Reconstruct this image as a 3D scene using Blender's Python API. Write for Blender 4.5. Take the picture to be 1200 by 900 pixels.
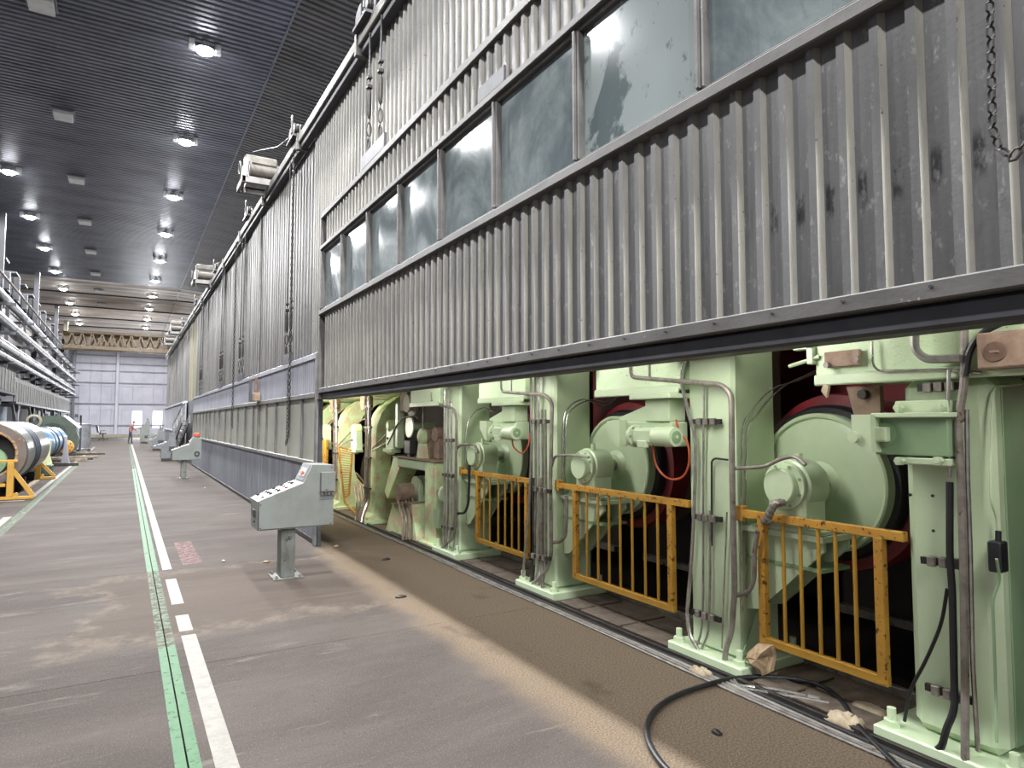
import bpy, bmesh, math, random
from math import sin, cos, pi, radians, sqrt, atan2
from mathutils import Vector, Matrix, Euler

random.seed(7)
scn = bpy.context.scene
for _o in list(bpy.data.objects):
    bpy.data.objects.remove(_o)
col = scn.collection

# ------------------------------------------------------------------ camera
CAM_H = 1.65
YAW, PITCH, FPX = radians(30.589), radians(3.366), 765.0
cd = bpy.data.cameras.new('camera')
cd.sensor_width = 36.0
cd.lens = FPX / 1200.0 * 36.0
cd.clip_start = 0.05
cd.clip_end = 400
camera = bpy.data.objects.new('camera', cd)
col.objects.link(camera)
camera.location = (0, 0, CAM_H)
camera.rotation_euler = (radians(90) + PITCH, 0, -YAW)
scn.camera = camera

# ------------------------------------------------------------------ world, exposure
world = bpy.data.worlds.new('world')
scn.world = world
world.use_nodes = True
world.node_tree.nodes['Background'].inputs[0].default_value = (0.75, 0.8, 0.9, 1)
world.node_tree.nodes['Background'].inputs[1].default_value = 0.3
scn.view_settings.view_transform = 'Standard'
scn.view_settings.look = 'None'
scn.view_settings.exposure = 0.35
scn.view_settings.gamma = 1.0
scn.view_settings.use_curve_mapping = False

LAMP_POWER = {'right': 2700.0, 'left': 1500.0}   # high-bay lamps of the two rows, in watts
LAMP_COLOUR = (0.98, 0.985, 1.0)
INNER_POWER = 60.0         # tubes inside the machine hood
INNER_COLOUR = (1.0, 0.95, 0.83)
BAY_POWER = 23.0           # tubes under the hood in front of the near bays
BAY_COLOUR = (1.0, 0.98, 0.95)
DAY_POWER = 500.0          # daylight through the far doorways
RIGHT_ROW_X, LEFT_ROW_X, LAMP_Z = 1.43, -4.0, 10.85
LAMP_YS = [17.5 + 6.2 * k for k in range(-8, 10)]

def area_light(name, loc, rot, size, power, colour, shape='DISK', size_y=None):
    l = bpy.data.lights.new(name, 'AREA')
    l.shape = shape
    l.size = size
    if size_y: l.size_y = size_y
    l.energy = power
    l.color = colour
    o = bpy.data.objects.new(name, l)
    o.location = loc
    o.rotation_euler = rot
    col.objects.link(o)
    return o

for _y in (22.0, 31.0):
    pass
# daylight through the two far doorways in the end wall
for _x, _w in ((1.2, 0.9), (3.3, 0.9)):
    area_light('daylight', (_x, 83.5, 1.9), (radians(-90), 0, 0), _w, DAY_POWER, (0.93, 0.96, 1.0), 'RECTANGLE', 1.9)

# ------------------------------------------------------------------ helpers
_psi = YAW
_f = Vector((sin(YAW) * cos(PITCH), cos(YAW) * cos(PITCH), sin(PITCH)))
_r = Vector((cos(YAW), -sin(YAW), 0))
_u = _r.cross(_f)
_c = Vector((0, 0, CAM_H))
def _ray(x, y): return _r * (x - 600) + _u * (450 - y) + _f * FPX
def PX(x, y, X):                      # where the sight line through a pixel meets the real plane x = X
    d = _ray(x, y); return _c + d * (X / d.x)
def PY(x, y, Y):
    d = _ray(x, y); return _c + d * (Y / d.y)
def PZ(x, y, Z=0.0):
    d = _ray(x, y); return _c + d * ((Z - CAM_H) / d.z)

def tag(o, label=None, cat=None, group=None, kind=None):
    if label: o['label'] = label
    if cat: o['category'] = cat
    if group: o['group'] = group
    if kind: o['kind'] = kind
    return o

def empty(name, loc, label=None, cat=None, group=None, kind=None):
    o = bpy.data.objects.new(name, None)
    o.empty_display_size = 0.1
    o.location = loc
    col.objects.link(o)
    return tag(o, label, cat, group, kind)

def world_loc(o):
    v = Vector((0, 0, 0))
    while o is not None:
        v = v + Vector(o.location); o = o.parent
    return v

def dup(root, loc, label=None, rotz=None):
    c = root.copy(); col.objects.link(c); c.location = loc
    if rotz is not None: c.rotation_euler = (0, 0, rotz)
    if label: c['label'] = label
    for ch in list(root.children):
        d = ch.copy(); col.objects.link(d); d.parent = c
        for g in list(ch.children):
            e = g.copy(); col.objects.link(e); e.parent = d
    return c

def frame_for(d):
    d = d.normalized()
    a = Vector((0, 0, 1)) if abs(d.z) < 0.9 else Vector((1, 0, 0))
    x = d.cross(a).normalized()
    return x, d.cross(x).normalized()

def fillet(pts, rad, n=5):
    pts = [Vector(p) for p in pts]
    out = [pts[0]]
    for i in range(1, len(pts) - 1):
        a, b, c = pts[i - 1], pts[i], pts[i + 1]
        r = min(rad, (a - b).length * 0.45, (c - b).length * 0.45)
        p, q = b + (a - b).normalized() * r, b + (c - b).normalized() * r
        for k in range(n + 1):
            t = k / n
            out.append(p * (1 - t) ** 2 + b * 2 * t * (1 - t) + q * t * t)
    out.append(pts[-1])
    return out

def smooth_path(pts, n=6):
    P = [Vector(p) for p in pts]
    P = [P[0] * 2 - P[1]] + P + [P[-1] * 2 - P[-2]]
    out = []
    for i in range(1, len(P) - 2):
        for k in range(n):
            t = k / n
            a, b, c, d = P[i - 1], P[i], P[i + 1], P[i + 2]
            out.append(0.5 * ((2 * b) + (c - a) * t + (2 * a - 5 * b + 4 * c - d) * t * t + (3 * b - a - 3 * c + d) * t ** 3))
    out.append(P[-2])
    return out

class MB:
    def __init__(s): s.v = []; s.f = []
    def add(s, vs, fs):
        o = len(s.v); s.v += [Vector(v) for v in vs]; s.f += [tuple(i + o for i in f) for f in fs]; return s
    def bx(s, x0, x1, y0, y1, z0, z1, bev=0.0, M=None):
        x0, x1 = min(x0, x1), max(x0, x1); y0, y1 = min(y0, y1), max(y0, y1); z0, z1 = min(z0, z1), max(z0, z1)
        c = Vector(((x0 + x1) / 2, (y0 + y1) / 2, (z0 + z1) / 2)); h = Vector(((x1 - x0) / 2, (y1 - y0) / 2, (z1 - z0) / 2))
        b = min(bev, h.x * 0.9, h.y * 0.9, h.z * 0.9)
        vs, fs = [], []
        S = [(i, j, k) for i in (-1, 1) for j in (-1, 1) for k in (-1, 1)]
        if b <= 0:
            vs = [Vector((i * h.x, j * h.y, k * h.z)) for i, j, k in S]
            fs = [(0, 1, 3, 2), (4, 6, 7, 5), (0, 4, 5, 1), (2, 3, 7, 6), (0, 2, 6, 4), (1, 5, 7, 3)]
        else:
            idx = {}
            for q in S:
                for a in range(3):
                    p = [q[n] * (h[n] - (0 if n == a else b)) for n in range(3)]
                    idx[q, a] = len(vs); vs.append(Vector(p))
            for a in range(3):
                o1, o2 = [n for n in range(3) if n != a]
                for sg in (-1, 1):
                    ring = []
                    for u, w in ((-1, -1), (1, -1), (1, 1), (-1, 1)):
                        q = [0, 0, 0]; q[a] = sg; q[o1] = u; q[o2] = w
                        ring.append(idx[tuple(q), a])
                    fs.append(tuple(ring))
            for a in range(3):
                o1, o2 = [n for n in range(3) if n != a]
                for u in (-1, 1):
                    for w in (-1, 1):
                        q0 = [0, 0, 0]; q1 = [0, 0, 0]
                        q0[a] = -1; q1[a] = 1
                        for q in (q0, q1): q[o1] = u; q[o2] = w
                        q0, q1 = tuple(q0), tuple(q1)
                        fs.append((idx[q0, o1], idx[q1, o1], idx[q1, o2], idx[q0, o2]))
            for q in S: fs.append((idx[q, 0], idx[q, 1], idx[q, 2]))
        vs = [(M @ (v + c) if M else v + c) for v in vs]
        return s.add(vs, fs)
    def bar(s, p0, p1, w, h, up=(0, 0, 1)):
        p0, p1 = Vector(p0), Vector(p1); d = (p1 - p0).normalized(); up = Vector(up)
        x = d.cross(up).normalized(); u = x.cross(d).normalized()
        vs = [p + x * (a * w / 2) + u * (b * h / 2) for p in (p0, p1) for a, b in ((-1, -1), (1, -1), (1, 1), (-1, 1))]
        return s.add(vs, [(3, 2, 1, 0), (4, 5, 6, 7), (0, 1, 5, 4), (1, 2, 6, 5), (2, 3, 7, 6), (3, 0, 4, 7)])
    def cyl(s, p0, p1, r, seg=16, r2=None, caps=True):
        p0, p1 = Vector(p0), Vector(p1); r2 = r if r2 is None else r2
        x, y = frame_for(p1 - p0)
        vs = []
        for p, q in ((p0, r), (p1, r2)):
            vs += [p + x * (q * cos(2 * pi * k / seg)) + y * (q * sin(2 * pi * k / seg)) for k in range(seg)]
        fs = [(k, (k + 1) % seg, seg + (k + 1) % seg, seg + k) for k in range(seg)]
        if caps: fs += [tuple(range(seg))[::-1], tuple(range(seg, 2 * seg))]
        return s.add(vs, fs)
    def tube(s, pts, r, seg=8, caps=True):
        pts = [Vector(p) for p in pts]
        n = len(pts); vs = []; x = None
        for i, p in enumerate(pts):
            d = (pts[min(i + 1, n - 1)] - pts[max(i - 1, 0)])
            if d.length < 1e-9: d = Vector((0, 0, 1))
            d.normalize()
            if x is None: x, _ = frame_for(d)
            x = (x - d * x.dot(d)); x.normalize()
            y = d.cross(x)
            rr = r[i] if isinstance(r, (list, tuple)) else r
            vs += [p + x * (rr * cos(2 * pi * k / seg)) + y * (rr * sin(2 * pi * k / seg)) for k in range(seg)]
        fs = [(i * seg + k, i * seg + (k + 1) % seg, (i + 1) * seg + (k + 1) % seg, (i + 1) * seg + k) for i in range(n - 1) for k in range(seg)]
        if caps: fs += [tuple(range(seg))[::-1], tuple(range((n - 1) * seg, n * seg))]
        return s.add(vs, fs)
    def lathe(s, prof, org, axis, seg=32, a0=0.0, a1=2 * pi, caps=True):
        org = Vector(org); d = Vector(axis).normalized(); x, y = frame_for(d)
        full = abs(a1 - a0 - 2 * pi) < 1e-6
        m = seg if full else seg + 1
        vs = []
        for (r, h) in prof:
            for k in range(m):
                a = a0 + (a1 - a0) * k / seg
                vs.append(org + d * h + x * (r * cos(a)) + y * (r * sin(a)))
        fs = []
        for i in range(len(prof) - 1):
            for k in range(seg):
                k2 = (k + 1) % m
                fs.append((i * m + k, i * m + k2, (i + 1) * m + k2, (i + 1) * m + k))
        if caps and prof[0][0] > 1e-6 and full and prof[0] != prof[-1]: fs.append(tuple(range(m))[::-1])
        if caps and prof[-1][0] > 1e-6 and full and prof[0] != prof[-1]: fs.append(tuple(range((len(prof) - 1) * m, len(prof) * m)))
        return s.add(vs, fs)
    def prism(s, poly, axis, a0, a1):       # poly in the two other axes, in order
        def mk(p, a):
            if axis == 'x': return Vector((a, p[0], p[1]))
            if axis == 'y': return Vector((p[0], a, p[1]))
            return Vector((p[0], p[1], a))
        n = len(poly)
        vs = [mk(p, a0) for p in poly] + [mk(p, a1) for p in poly]
        fs = [(k, (k + 1) % n, n + (k + 1) % n, n + k) for k in range(n)] + [tuple(range(n))[::-1], tuple(range(n, 2 * n))]
        return s.add(vs, fs)
    def ring(s, c, R, r, normal, seg=12, rs=6, stretch=1.0, sdir=None):
        c = Vector(c); nrm = Vector(normal).normalized()
        if sdir is not None:
            x = Vector(sdir).normalized(); y = nrm.cross(x)
        else: x, y = frame_for(nrm)
        pts = [c + x * (R * stretch * cos(2 * pi * k / seg)) + y * (R * sin(2 * pi * k / seg)) for k in range(seg)]
        vs = []
        for k in range(seg):
            d = (pts[(k + 1) % seg] - pts[k - 1]).normalized(); o = d.cross(nrm)
            vs += [pts[k] + o * (r * cos(2 * pi * j / rs)) + nrm * (r * sin(2 * pi * j / rs)) for j in range(rs)]
        fs = [(k * rs + j, k * rs + (j + 1) % rs, ((k + 1) % seg) * rs + (j + 1) % rs, ((k + 1) % seg) * rs + j) for k in range(seg) for j in range(rs)]
        return s.add(vs, fs)
    def build(s, name, mat, parent=None, label=None, cat=None, group=None, kind=None, sharp=0.6, smooth=True):
        off = world_loc(parent) if parent else Vector((0, 0, 0))
        me = bpy.data.meshes.new(name)
        me.from_pydata([tuple(v - off) for v in s.v], [], s.f)
        bm = bmesh.new(); bm.from_mesh(me)
        bmesh.ops.recalc_face_normals(bm, faces=bm.faces)
        bm.to_mesh(me); bm.free()
        if smooth and len(me.polygons):
            me.polygons.foreach_set('use_smooth', [True] * len(me.polygons))
            me.set_sharp_from_angle(angle=sharp)
        me.update()
        if isinstance(mat, (list, tuple)):
            for m_ in mat: me.materials.append(m_)
        elif mat: me.materials.append(mat)
        o = bpy.data.objects.new(name, me)
        col.objects.link(o)
        if parent: o.parent = parent
        return tag(o, label, cat, group, kind)

def piece(src, name, parent, loc):          # a copy that shares its mesh, at a place relative to the parent
    o = src.copy(); o.name = name; col.objects.link(o); o.parent = parent; o.location = loc
    return o

# ------------------------------------------------------------------ materials
def hexc(h):
    h = h.lstrip('#'); out = []
    for i in (0, 2, 4):
        c = int(h[i:i + 2], 16) / 255
        out.append(c / 12.92 if c <= 0.04045 else ((c + 0.055) / 1.055) ** 2.4)
    return tuple(out) + (1.0,)

class NT:
    def __init__(s, name):
        s.m = bpy.data.materials.new(name); s.m.use_nodes = True; s.t = s.m.node_tree
        s.b = s.t.nodes['Principled BSDF']; s.out = s.t.nodes['Material Output']
        s.geo = s.n('ShaderNodeNewGeometry')
    def n(s, k, **kw):
        x = s.t.nodes.new(k)
        for a, v in kw.items(): setattr(x, a, v)
        return x
    def l(s, a, b): s.t.links.new(a, b)
    def pos(s, scale=(1, 1, 1)):
        mp = s.n('ShaderNodeMapping'); mp.inputs['Scale'].default_value = scale
        s.l(s.geo.outputs['Position'], mp.inputs['Vector']); return mp.outputs[0]
    def noise(s, scale=3, detail=4, rough=0.6, stretch=(1, 1, 1), dist=0.0):
        x = s.n('ShaderNodeTexNoise'); x.inputs['Scale'].default_value = scale; x.inputs['Detail'].default_value = detail
        x.inputs['Roughness'].default_value = rough; x.inputs['Distortion'].default_value = dist
        s.l(s.pos(stretch), x.inputs['Vector']); return x.outputs[0]
    def ramp(s, fac, a, b):
        x = s.n('ShaderNodeMapRange'); x.inputs[1].default_value = a; x.inputs[2].default_value = b
        x.interpolation_type = 'SMOOTHSTEP'
        s.l(fac, x.inputs[0]); return x.outputs[0]
    def math(s, op, a, b=None, clamp=False):
        x = s.n('ShaderNodeMath', operation=op); x.use_clamp = clamp
        for i, v in enumerate((a, b)):
            if v is None: continue
            if isinstance(v, (int, float)): x.inputs[i].default_value = v
            else: s.l(v, x.inputs[i])
        return x.outputs[0]
    def mix(s, fac, a, b):
        x = s.n('ShaderNodeMix', data_type='RGBA')
        if isinstance(fac, (int, float)): x.inputs[0].default_value = fac
        else: s.l(fac, x.inputs[0])
        for i, v in ((6, a), (7, b)):
            if isinstance(v, tuple): x.inputs[i].default_value = v
            else: s.l(v, x.inputs[i])
        return x.outputs[2]
    def sep(s):
        x = s.n('ShaderNodeSeparateXYZ'); s.l(s.geo.outputs['Position'], x.inputs[0]); return x.outputs
    def color(s, c):
        if isinstance(c, tuple): s.b.inputs['Base Color'].default_value = c
        else: s.l(c, s.b.inputs['Base Color'])
    def bump(s, h, strength=0.3, dist=0.01):
        x = s.n('ShaderNodeBump'); x.inputs['Strength'].default_value = strength; x.inputs['Distance'].default_value = dist
        s.l(h, x.inputs['Height']); s.l(x.outputs[0], s.b.inputs['Normal'])
    def pbr(s, rough=0.5, metal=0.0):
        s.b.inputs['Roughness'].default_value = rough; s.b.inputs['Metallic'].default_value = metal

def basic(name, c, c2=None, rough=0.5, metal=0.0, scale=4, stretch=(1, 1, 1), lo=0.35, hi=0.7, chip=None, chip_lo=0.64, chip_scale=14,
          bump=0.0, bscale=60, rnd=0.0, speck=None, speck_lo=0.7):
    t = NT(name); c = hexc(c); cur = c
    if c2: cur = t.mix(t.ramp(t.noise(scale, 5, 0.62, stretch), lo, hi), c, hexc(c2))
    if rnd:
        oi = t.n('ShaderNodeObjectInfo')
        hs = t.n('ShaderNodeHueSaturation')
        t.l(t.math('ADD', t.math('MULTIPLY', oi.outputs['Random'], rnd), 1 - rnd / 2), hs.inputs['Value'])
        if isinstance(cur, tuple): hs.inputs['Color'].default_value = cur
        else: t.l(cur, hs.inputs['Color'])
        cur = hs.outputs[0]
    if chip: cur = t.mix(t.ramp(t.noise(chip_scale, 6, 0.7), chip_lo, chip_lo + 0.03), cur, hexc(chip))
    if speck: cur = t.mix(t.ramp(t.noise(55, 3, 0.6), speck_lo, speck_lo + 0.04), cur, hexc(speck))
    t.color(cur); t.pbr(rough, metal)
    if bump: t.bump(t.noise(bscale, 4, 0.6), bump)
    return t.m

MAT = {}
def build_materials():
    m = MAT
    m['green'] = basic('green_paint', '#bacaa9', '#afc09f', rough=0.33, scale=2.5, chip='#5d6b4e', chip_lo=0.74, chip_scale=22, bump=0.06, bscale=35)
    m['green_dirty'] = basic('green_paint_dusty', '#c0d6a4', '#c2b392', rough=0.55, scale=5, lo=0.42, hi=0.62, chip='#7b5f49', chip_lo=0.66, chip_scale=20, bump=0.1)
    m['green_rough'] = basic('green_paint_pitted', '#c4d9b3', '#b9cda5', rough=0.5, scale=3, speck='#6b6f55', speck_lo=0.66, bump=0.25, bscale=70)
    m['green_dark'] = basic('green_paint_shop', '#829b79', '#74906c', rough=0.3, scale=3, chip='#3d4a38', chip_lo=0.72, bump=0.05)
    m['dark_green'] = basic('dark_green_casting', '#384539', '#2a352c', rough=0.5, scale=5)
    m['yellow'] = basic('yellow_paint_rusty', '#b98c34', '#a8792c', rough=0.5, scale=6, chip='#4a2a17', chip_lo=0.57, chip_scale=26, bump=0.1)
    m['yellow_clean'] = basic('yellow_paint', '#b0862f', '#a27a29', rough=0.45, scale=4, chip='#6a4a20', chip_lo=0.72)
    m['steel'] = basic('conduit_steel', '#a8a6a1', '#85817b', rough=0.35, metal=0.75, scale=9, bump=0.05)
    m['steel_dirty'] = basic('dirty_steel', '#8a847c', '#6a645c', rough=0.5, metal=0.4, scale=12, chip='#5b3522', chip_lo=0.62)
    m['bright'] = basic('bright_tube', '#c9c7c2', '#a09d97', rough=0.25, metal=0.85, scale=12)
    m['dark'] = basic('dark_steel', '#2a2826', '#3a3633', rough=0.5, metal=0.3, scale=9)
    m['black'] = basic('black_rubber', '#16161a', '#222226', rough=0.42, scale=8)
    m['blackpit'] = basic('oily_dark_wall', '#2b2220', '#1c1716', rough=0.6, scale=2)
    m['rust'] = basic('rusty_brown', '#70594b', '#564236', rough=0.75, scale=7, bump=0.2)
    m['rust_light'] = basic('dusty_rust', '#95806f', '#7a6353', rough=0.8, scale=9, bump=0.2)
    m['red'] = basic('dark_red_paint', '#6f1d24', '#561319', rough=0.4, scale=3)
    m['felt'] = basic('brown_felt', '#6d5c50', '#5d4d43', rough=0.9, scale=1.6, bump=0.15, bscale=120)
    m['grey_paint'] = basic('grey_console_paint', '#707470', '#666963', rough=0.5, scale=3, chip='#5d5e58', chip_lo=0.7, chip_scale=12, bump=0.04)
    m['grey_dark'] = basic('dark_grey_paint', '#6d6f70', '#5d5f61', rough=0.5, scale=4, chip='#3c3c3c', chip_lo=0.7)
    m['post'] = basic('worn_post_steel', '#6d716c', '#55544d', rough=0.6, metal=0.3, scale=9, stretch=(1, 1, 0.4), chip='#3b352d', chip_lo=0.6, bump=0.15)
    m['panel_white'] = basic('button_plate', '#cfccbf', '#bdb9aa', rough=0.5, scale=7, chip='#8a8577', chip_lo=0.68)
    m['screen'] = basic('meter_glass', '#c3cdd2', '#aab6bc', rough=0.15, scale=9)
    m['orange'] = basic('orange_plastic', '#c0492c', '#a83c22', rough=0.4, scale=5)
    m['rail'] = basic('frame_rail', '#767471', '#605e5b', rough=0.55, metal=0.35, scale=5, stretch=(1, 0.5, 1), chip='#55524f', chip_lo=0.68, chip_scale=9, bump=0.06)
    m['rail_dull'] = basic('dull_gutter', '#66645f', '#53514d', rough=0.6, metal=0.2, scale=5)
    m['rail_dark'] = basic('dark_rail', '#454549', '#37373b', rough=0.5, metal=0.3, scale=5)
    m['cable'] = basic('wire_cable', '#4a4a4a', '#303030', rough=0.5, metal=0.6, scale=20)
    m['beige'] = basic('beige_panel', '#8a8674', '#797563', rough=0.6, scale=3, stretch=(1, 1, 0.2), rnd=0.1)
    m['pale_sheet'] = basic('pale_blue_grey_cladding', '#96969e', '#86868e', rough=0.5, metal=0.2, scale=3, stretch=(1, 1, 0.25), rnd=0.12)
    m['lower_sheet'] = basic('lower_cladding', '#85868c', '#707178', rough=0.5, metal=0.25, scale=4, stretch=(1, 1.5, 0.12), lo=0.3, hi=0.65, rnd=0.12)
    m['ceiling'] = basic('ceiling_deck', '#666872', '#4d4f57', rough=0.4, metal=0.2, scale=0.6, stretch=(1, 2, 1), rnd=0.12)
    m['ceiling_right'] = basic('ceiling_deck_right', '#64615f', '#504d4b', rough=0.5, metal=0.3, scale=0.7, stretch=(1, 2, 1), rnd=0.12)
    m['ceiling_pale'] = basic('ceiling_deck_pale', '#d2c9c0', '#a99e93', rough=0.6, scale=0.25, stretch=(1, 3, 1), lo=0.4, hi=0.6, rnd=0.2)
    m['endwall'] = basic('end_wall_panel', '#a6a6b0', '#9a9aa5', rough=0.6, scale=0.7, rnd=0.05)
    m['sidewall'] = basic('side_wall_panel', '#77787b', '#626366', rough=0.7, scale=0.6)
    m['girt'] = basic('girt_steel', '#6f7077', '#5f6067', rough=0.5, scale=2)
    m['dark_wall'] = basic('dark_side_wall', '#54555a', '#434449', rough=0.7, scale=0.8)
    m['blue_panel'] = basic('blue_door_paint', '#7ea0c4', '#6d90b6', rough=0.5, scale=2)
    m['crane'] = basic('crane_yellow_brown', '#4b3c24', '#362b1b', rough=0.6, scale=3)
    m['white_box'] = basic('white_vent_paint', '#d8d8d4', '#c8c8c3', rough=0.6, scale=4)
    m['roll_steel'] = basic('roll_steel', '#74746f', '#636b59', rough=0.3, metal=0.55, scale=2.5, stretch=(1, 0.4, 1), chip='#6a5140', chip_lo=0.70, chip_scale=5)
    m['roll_face'] = basic('roll_end_face', '#635b54', '#654f45', rough=0.5, metal=0.3, scale=4, lo=0.45, hi=0.6, chip='#8aa07a', chip_lo=0.62, chip_scale=4)
    m['blue_wrap'] = basic('blue_wrap', '#73899a', '#3f70a6', rough=0.35, scale=3, lo=0.45, hi=0.6, bump=0.3, bscale=8)
    m['strap'] = basic('dark_blue_strap', '#2d3444', '#232936', rough=0.6, scale=5)
    m['tank'] = basic('grey_tank', '#8a8b8e', '#757679', rough=0.4, metal=0.3, scale=3)
    m['mezz'] = basic('mezzanine_cladding', '#656562', '#535350', rough=0.6, scale=3, rnd=0.25)
    m['steelwork'] = basic('dark_steelwork', '#3a3b40', '#2c2d31', rough=0.6, scale=2)
    m['rail_door'] = basic('door_frame_rail', '#615f5c', '#4f4d4b', rough=0.55, metal=0.3, scale=5, stretch=(1, 0.5, 1), chip='#8d8a85', chip_lo=0.66, chip_scale=12, bump=0.08)
    m['track_plate'] = basic('track_plate_dirty', '#665b50', '#4d443b', rough=0.7, metal=0.2, scale=9, bump=0.15)
    m['winch_drum'] = basic('dirty_drum', '#57514a', '#3f3a35', rough=0.6, scale=8)
    m['pallet'] = basic('pallet_wood', '#8c7d68', '#5d5142', rough=0.8, scale=6)
    m['pipe_pale'] = basic('lagged_pipe', '#727374', '#5b5c5d', rough=0.45, metal=0.3, scale=3, rnd=0.08)
    m['cloth'] = basic('dirty_rag', '#a58e70', '#7d6850', rough=0.95, scale=14, bump=0.3)
    m['paper'] = basic('crumpled_paper', '#b5a890', '#8f7f68', rough=0.9, scale=10, bump=0.2)
    m['dust_orange'] = basic('orange_cable', '#b5512e', '#9a4426', rough=0.5, scale=8)
    m['winch'] = basic('dusty_winch_paint', '#6e6a61', '#4c4942', rough=0.6, scale=6, chip='#403b34', chip_lo=0.66)
    m['skin'] = basic('skin', '#b98a72', rough=0.6)
    m['shirt'] = basic('faded_red_shirt', '#86615d', '#785450', rough=0.9, scale=8)
    m['trousers'] = basic('grey_trousers', '#45464f', '#3a3b43', rough=0.9, scale=8)
    m['shoe'] = basic('dark_shoe', '#1d1c1c', rough=0.6)
    m['hair'] = basic('dark_hair', '#3a322c', rough=0.7)

    # corrugated hood cladding: grey zinc with streaks, grime and the row of dark hand marks at one height
    def cladding(name, a, b, smudge=False, streak=0.16, rnd=0.10):
        t = NT(name)
        n1 = t.ramp(t.noise(3.2, 6, 0.65, (1, 1, streak)), 0.34, 0.68)
        cur = t.mix(n1, hexc(a), hexc(b))
        n2 = t.ramp(t.noise(26, 5, 0.7, (1, 1, 0.5)), 0.56, 0.72)
        cur = t.mix(t.math('MULTIPLY', n2, 0.45), cur, hexc('#a9a7a2'))
        n3 = t.ramp(t.noise(9, 5, 0.7, (1, 1, 0.35)), 0.60, 0.70)
        cur = t.mix(t.math('MULTIPLY', n3, 0.5), cur, hexc('#4b4945'))
        if smudge:
            z = t.sep()
            bandz = t.math('SUBTRACT', 1.0, t.math('MULTIPLY', t.math('ABSOLUTE', t.math('SUBTRACT', z[2], 2.487)), 10.0), True)
            nz = t.ramp(t.noise(30, 4, 0.7, (1, 1, 0.4)), 0.40, 0.58)
            nearer = t.ramp(z[1], 1.95, 1.6)
            flat = t.ramp(z[0], 2.255, 2.262)
            fr = t.math('FRACT', t.math('DIVIDE', t.math('ADD', z[1], 10.0), 0.125))
            inpan = t.math('MULTIPLY', t.ramp(fr, 0.56, 0.66), t.ramp(fr, 0.93, 0.86))
            f = t.math('MULTIPLY', t.math('MULTIPLY', t.ramp(bandz, 0.0, 0.7), nz), t.math('MULTIPLY', nearer, inpan))
            cur = t.mix(t.math('MULTIPLY', f, 0.93), cur, hexc('#1b1a1b'))
        oi = t.n('ShaderNodeObjectInfo'); hs = t.n('ShaderNodeHueSaturation')
        t.l(t.math('ADD', t.math('MULTIPLY', oi.outputs['Random'], rnd), 1 - rnd / 2), hs.inputs['Value'])
        t.l(cur, hs.inputs['Color']); t.color(hs.outputs[0])
        t.pbr(0.5, 0.3)
        t.bump(t.noise(45, 4, 0.6), 0.10)
        return t.m
    m['clad_door'] = cladding('corrugated_door_zinc', '#6b6a6a', '#545352', smudge=True)
    m['clad_upper'] = cladding('corrugated_upper_zinc', '#727376', '#5f6062', streak=0.1)
    m['clad_flank_lit'] = basic('lit_rib_flank', '#8d8a80', '#77756d', rough=0.6, metal=0.2, scale=6, stretch=(1, 1, 0.3), chip='#4b4945', chip_lo=0.63, chip_scale=24, bump=0.08)  # paler tone stands in for light on the rib slopes; dark chips are grime
    m['clad_far'] = cladding('flat_hood_panel_zinc', '#757371', '#5a5855', streak=0.12, rnd=0.2)

    # dusty window glass: a veil of dust over clear glass
    t = NT('dusty_glass')
    d = t.ramp(t.noise(1.7, 6, 0.66, (1, 1, 0.8), 0.8), 0.35, 0.7)
    fine = t.ramp(t.noise(14, 5, 0.7, (1, 1, 0.5), 0.5), 0.5, 0.66)
    cur = t.mix(d, hexc('#5f686b'), hexc('#848d8c'))
    cur = t.mix(t.math('MULTIPLY', fine, t.math('MULTIPLY', d, 0.6)), cur, hexc('#5f686b'))
    t.color(cur); t.pbr(0.16, 0.0); t.b.inputs['Specular IOR Level'].default_value = 0.3
    t.l(t.math('ADD', t.math('MULTIPLY', d, 0.06), 0.08), t.b.inputs['Roughness'])
    t.b.inputs['Alpha'].default_value = 0.88
    m['glass'] = t.m
    t = NT('splashed_glass')
    d = t.ramp(t.noise(1.9, 6, 0.62, (1, 1, 0.8), 0.6), 0.45, 0.50)
    sp = t.ramp(t.noise(9, 6, 0.75, (1, 1, 0.6)), 0.60, 0.64)
    cur = t.mix(d, hexc('#566062'), hexc('#899190'))
    cur = t.mix(t.math('MULTIPLY', sp, 0.7), cur, hexc('#565e60'))
    t.color(cur); t.pbr(0.12, 0.0); t.b.inputs['Specular IOR Level'].default_value = 0.2
    t.b.inputs['Alpha'].default_value = 0.93
    m['glass_splash'] = t.m
    t = NT('dusty_glass_low')
    d = t.ramp(t.noise(1.3, 5, 0.6, (1, 1, 0.5)), 0.35, 0.7)
    d2 = t.ramp(t.noise(1.1, 3, 0.6, (1, 1, 0.15)), 0.4, 0.62)
    t.color(t.mix(t.math('MULTIPLY', d2, 0.6), t.mix(d, hexc('#87877f'), hexc('#a1a196')), hexc('#aaa998'))); t.pbr(0.3, 0.0)
    t.b.inputs['Alpha'].default_value = 0.93
    m['glass_low'] = t.m

    # concrete floor
    t = NT('worn_concrete')
    z = t.sep()
    n1 = t.ramp(t.noise(0.8, 7, 0.68, (0.45, 1.4, 1), 0.4), 0.32, 0.7)
    cur = t.mix(n1, hexc('#433e3b'), hexc('#524c48'))
    n2 = t.ramp(t.noise(2.2, 7, 0.72, (0.35, 2.0, 1), 0.8), 0.56, 0.72)
    cur = t.mix(t.math('MULTIPLY', n2, 0.7), cur, hexc('#6a645e'))
    n3 = t.ramp(t.noise(26, 5, 0.7), 0.58, 0.7)
    cur = t.mix(t.math('MULTIPLY', n3, 0.5), cur, hexc('#332f2d'))
    n4 = t.ramp(t.noise(120, 3, 0.6), 0.55, 0.72)
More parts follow.
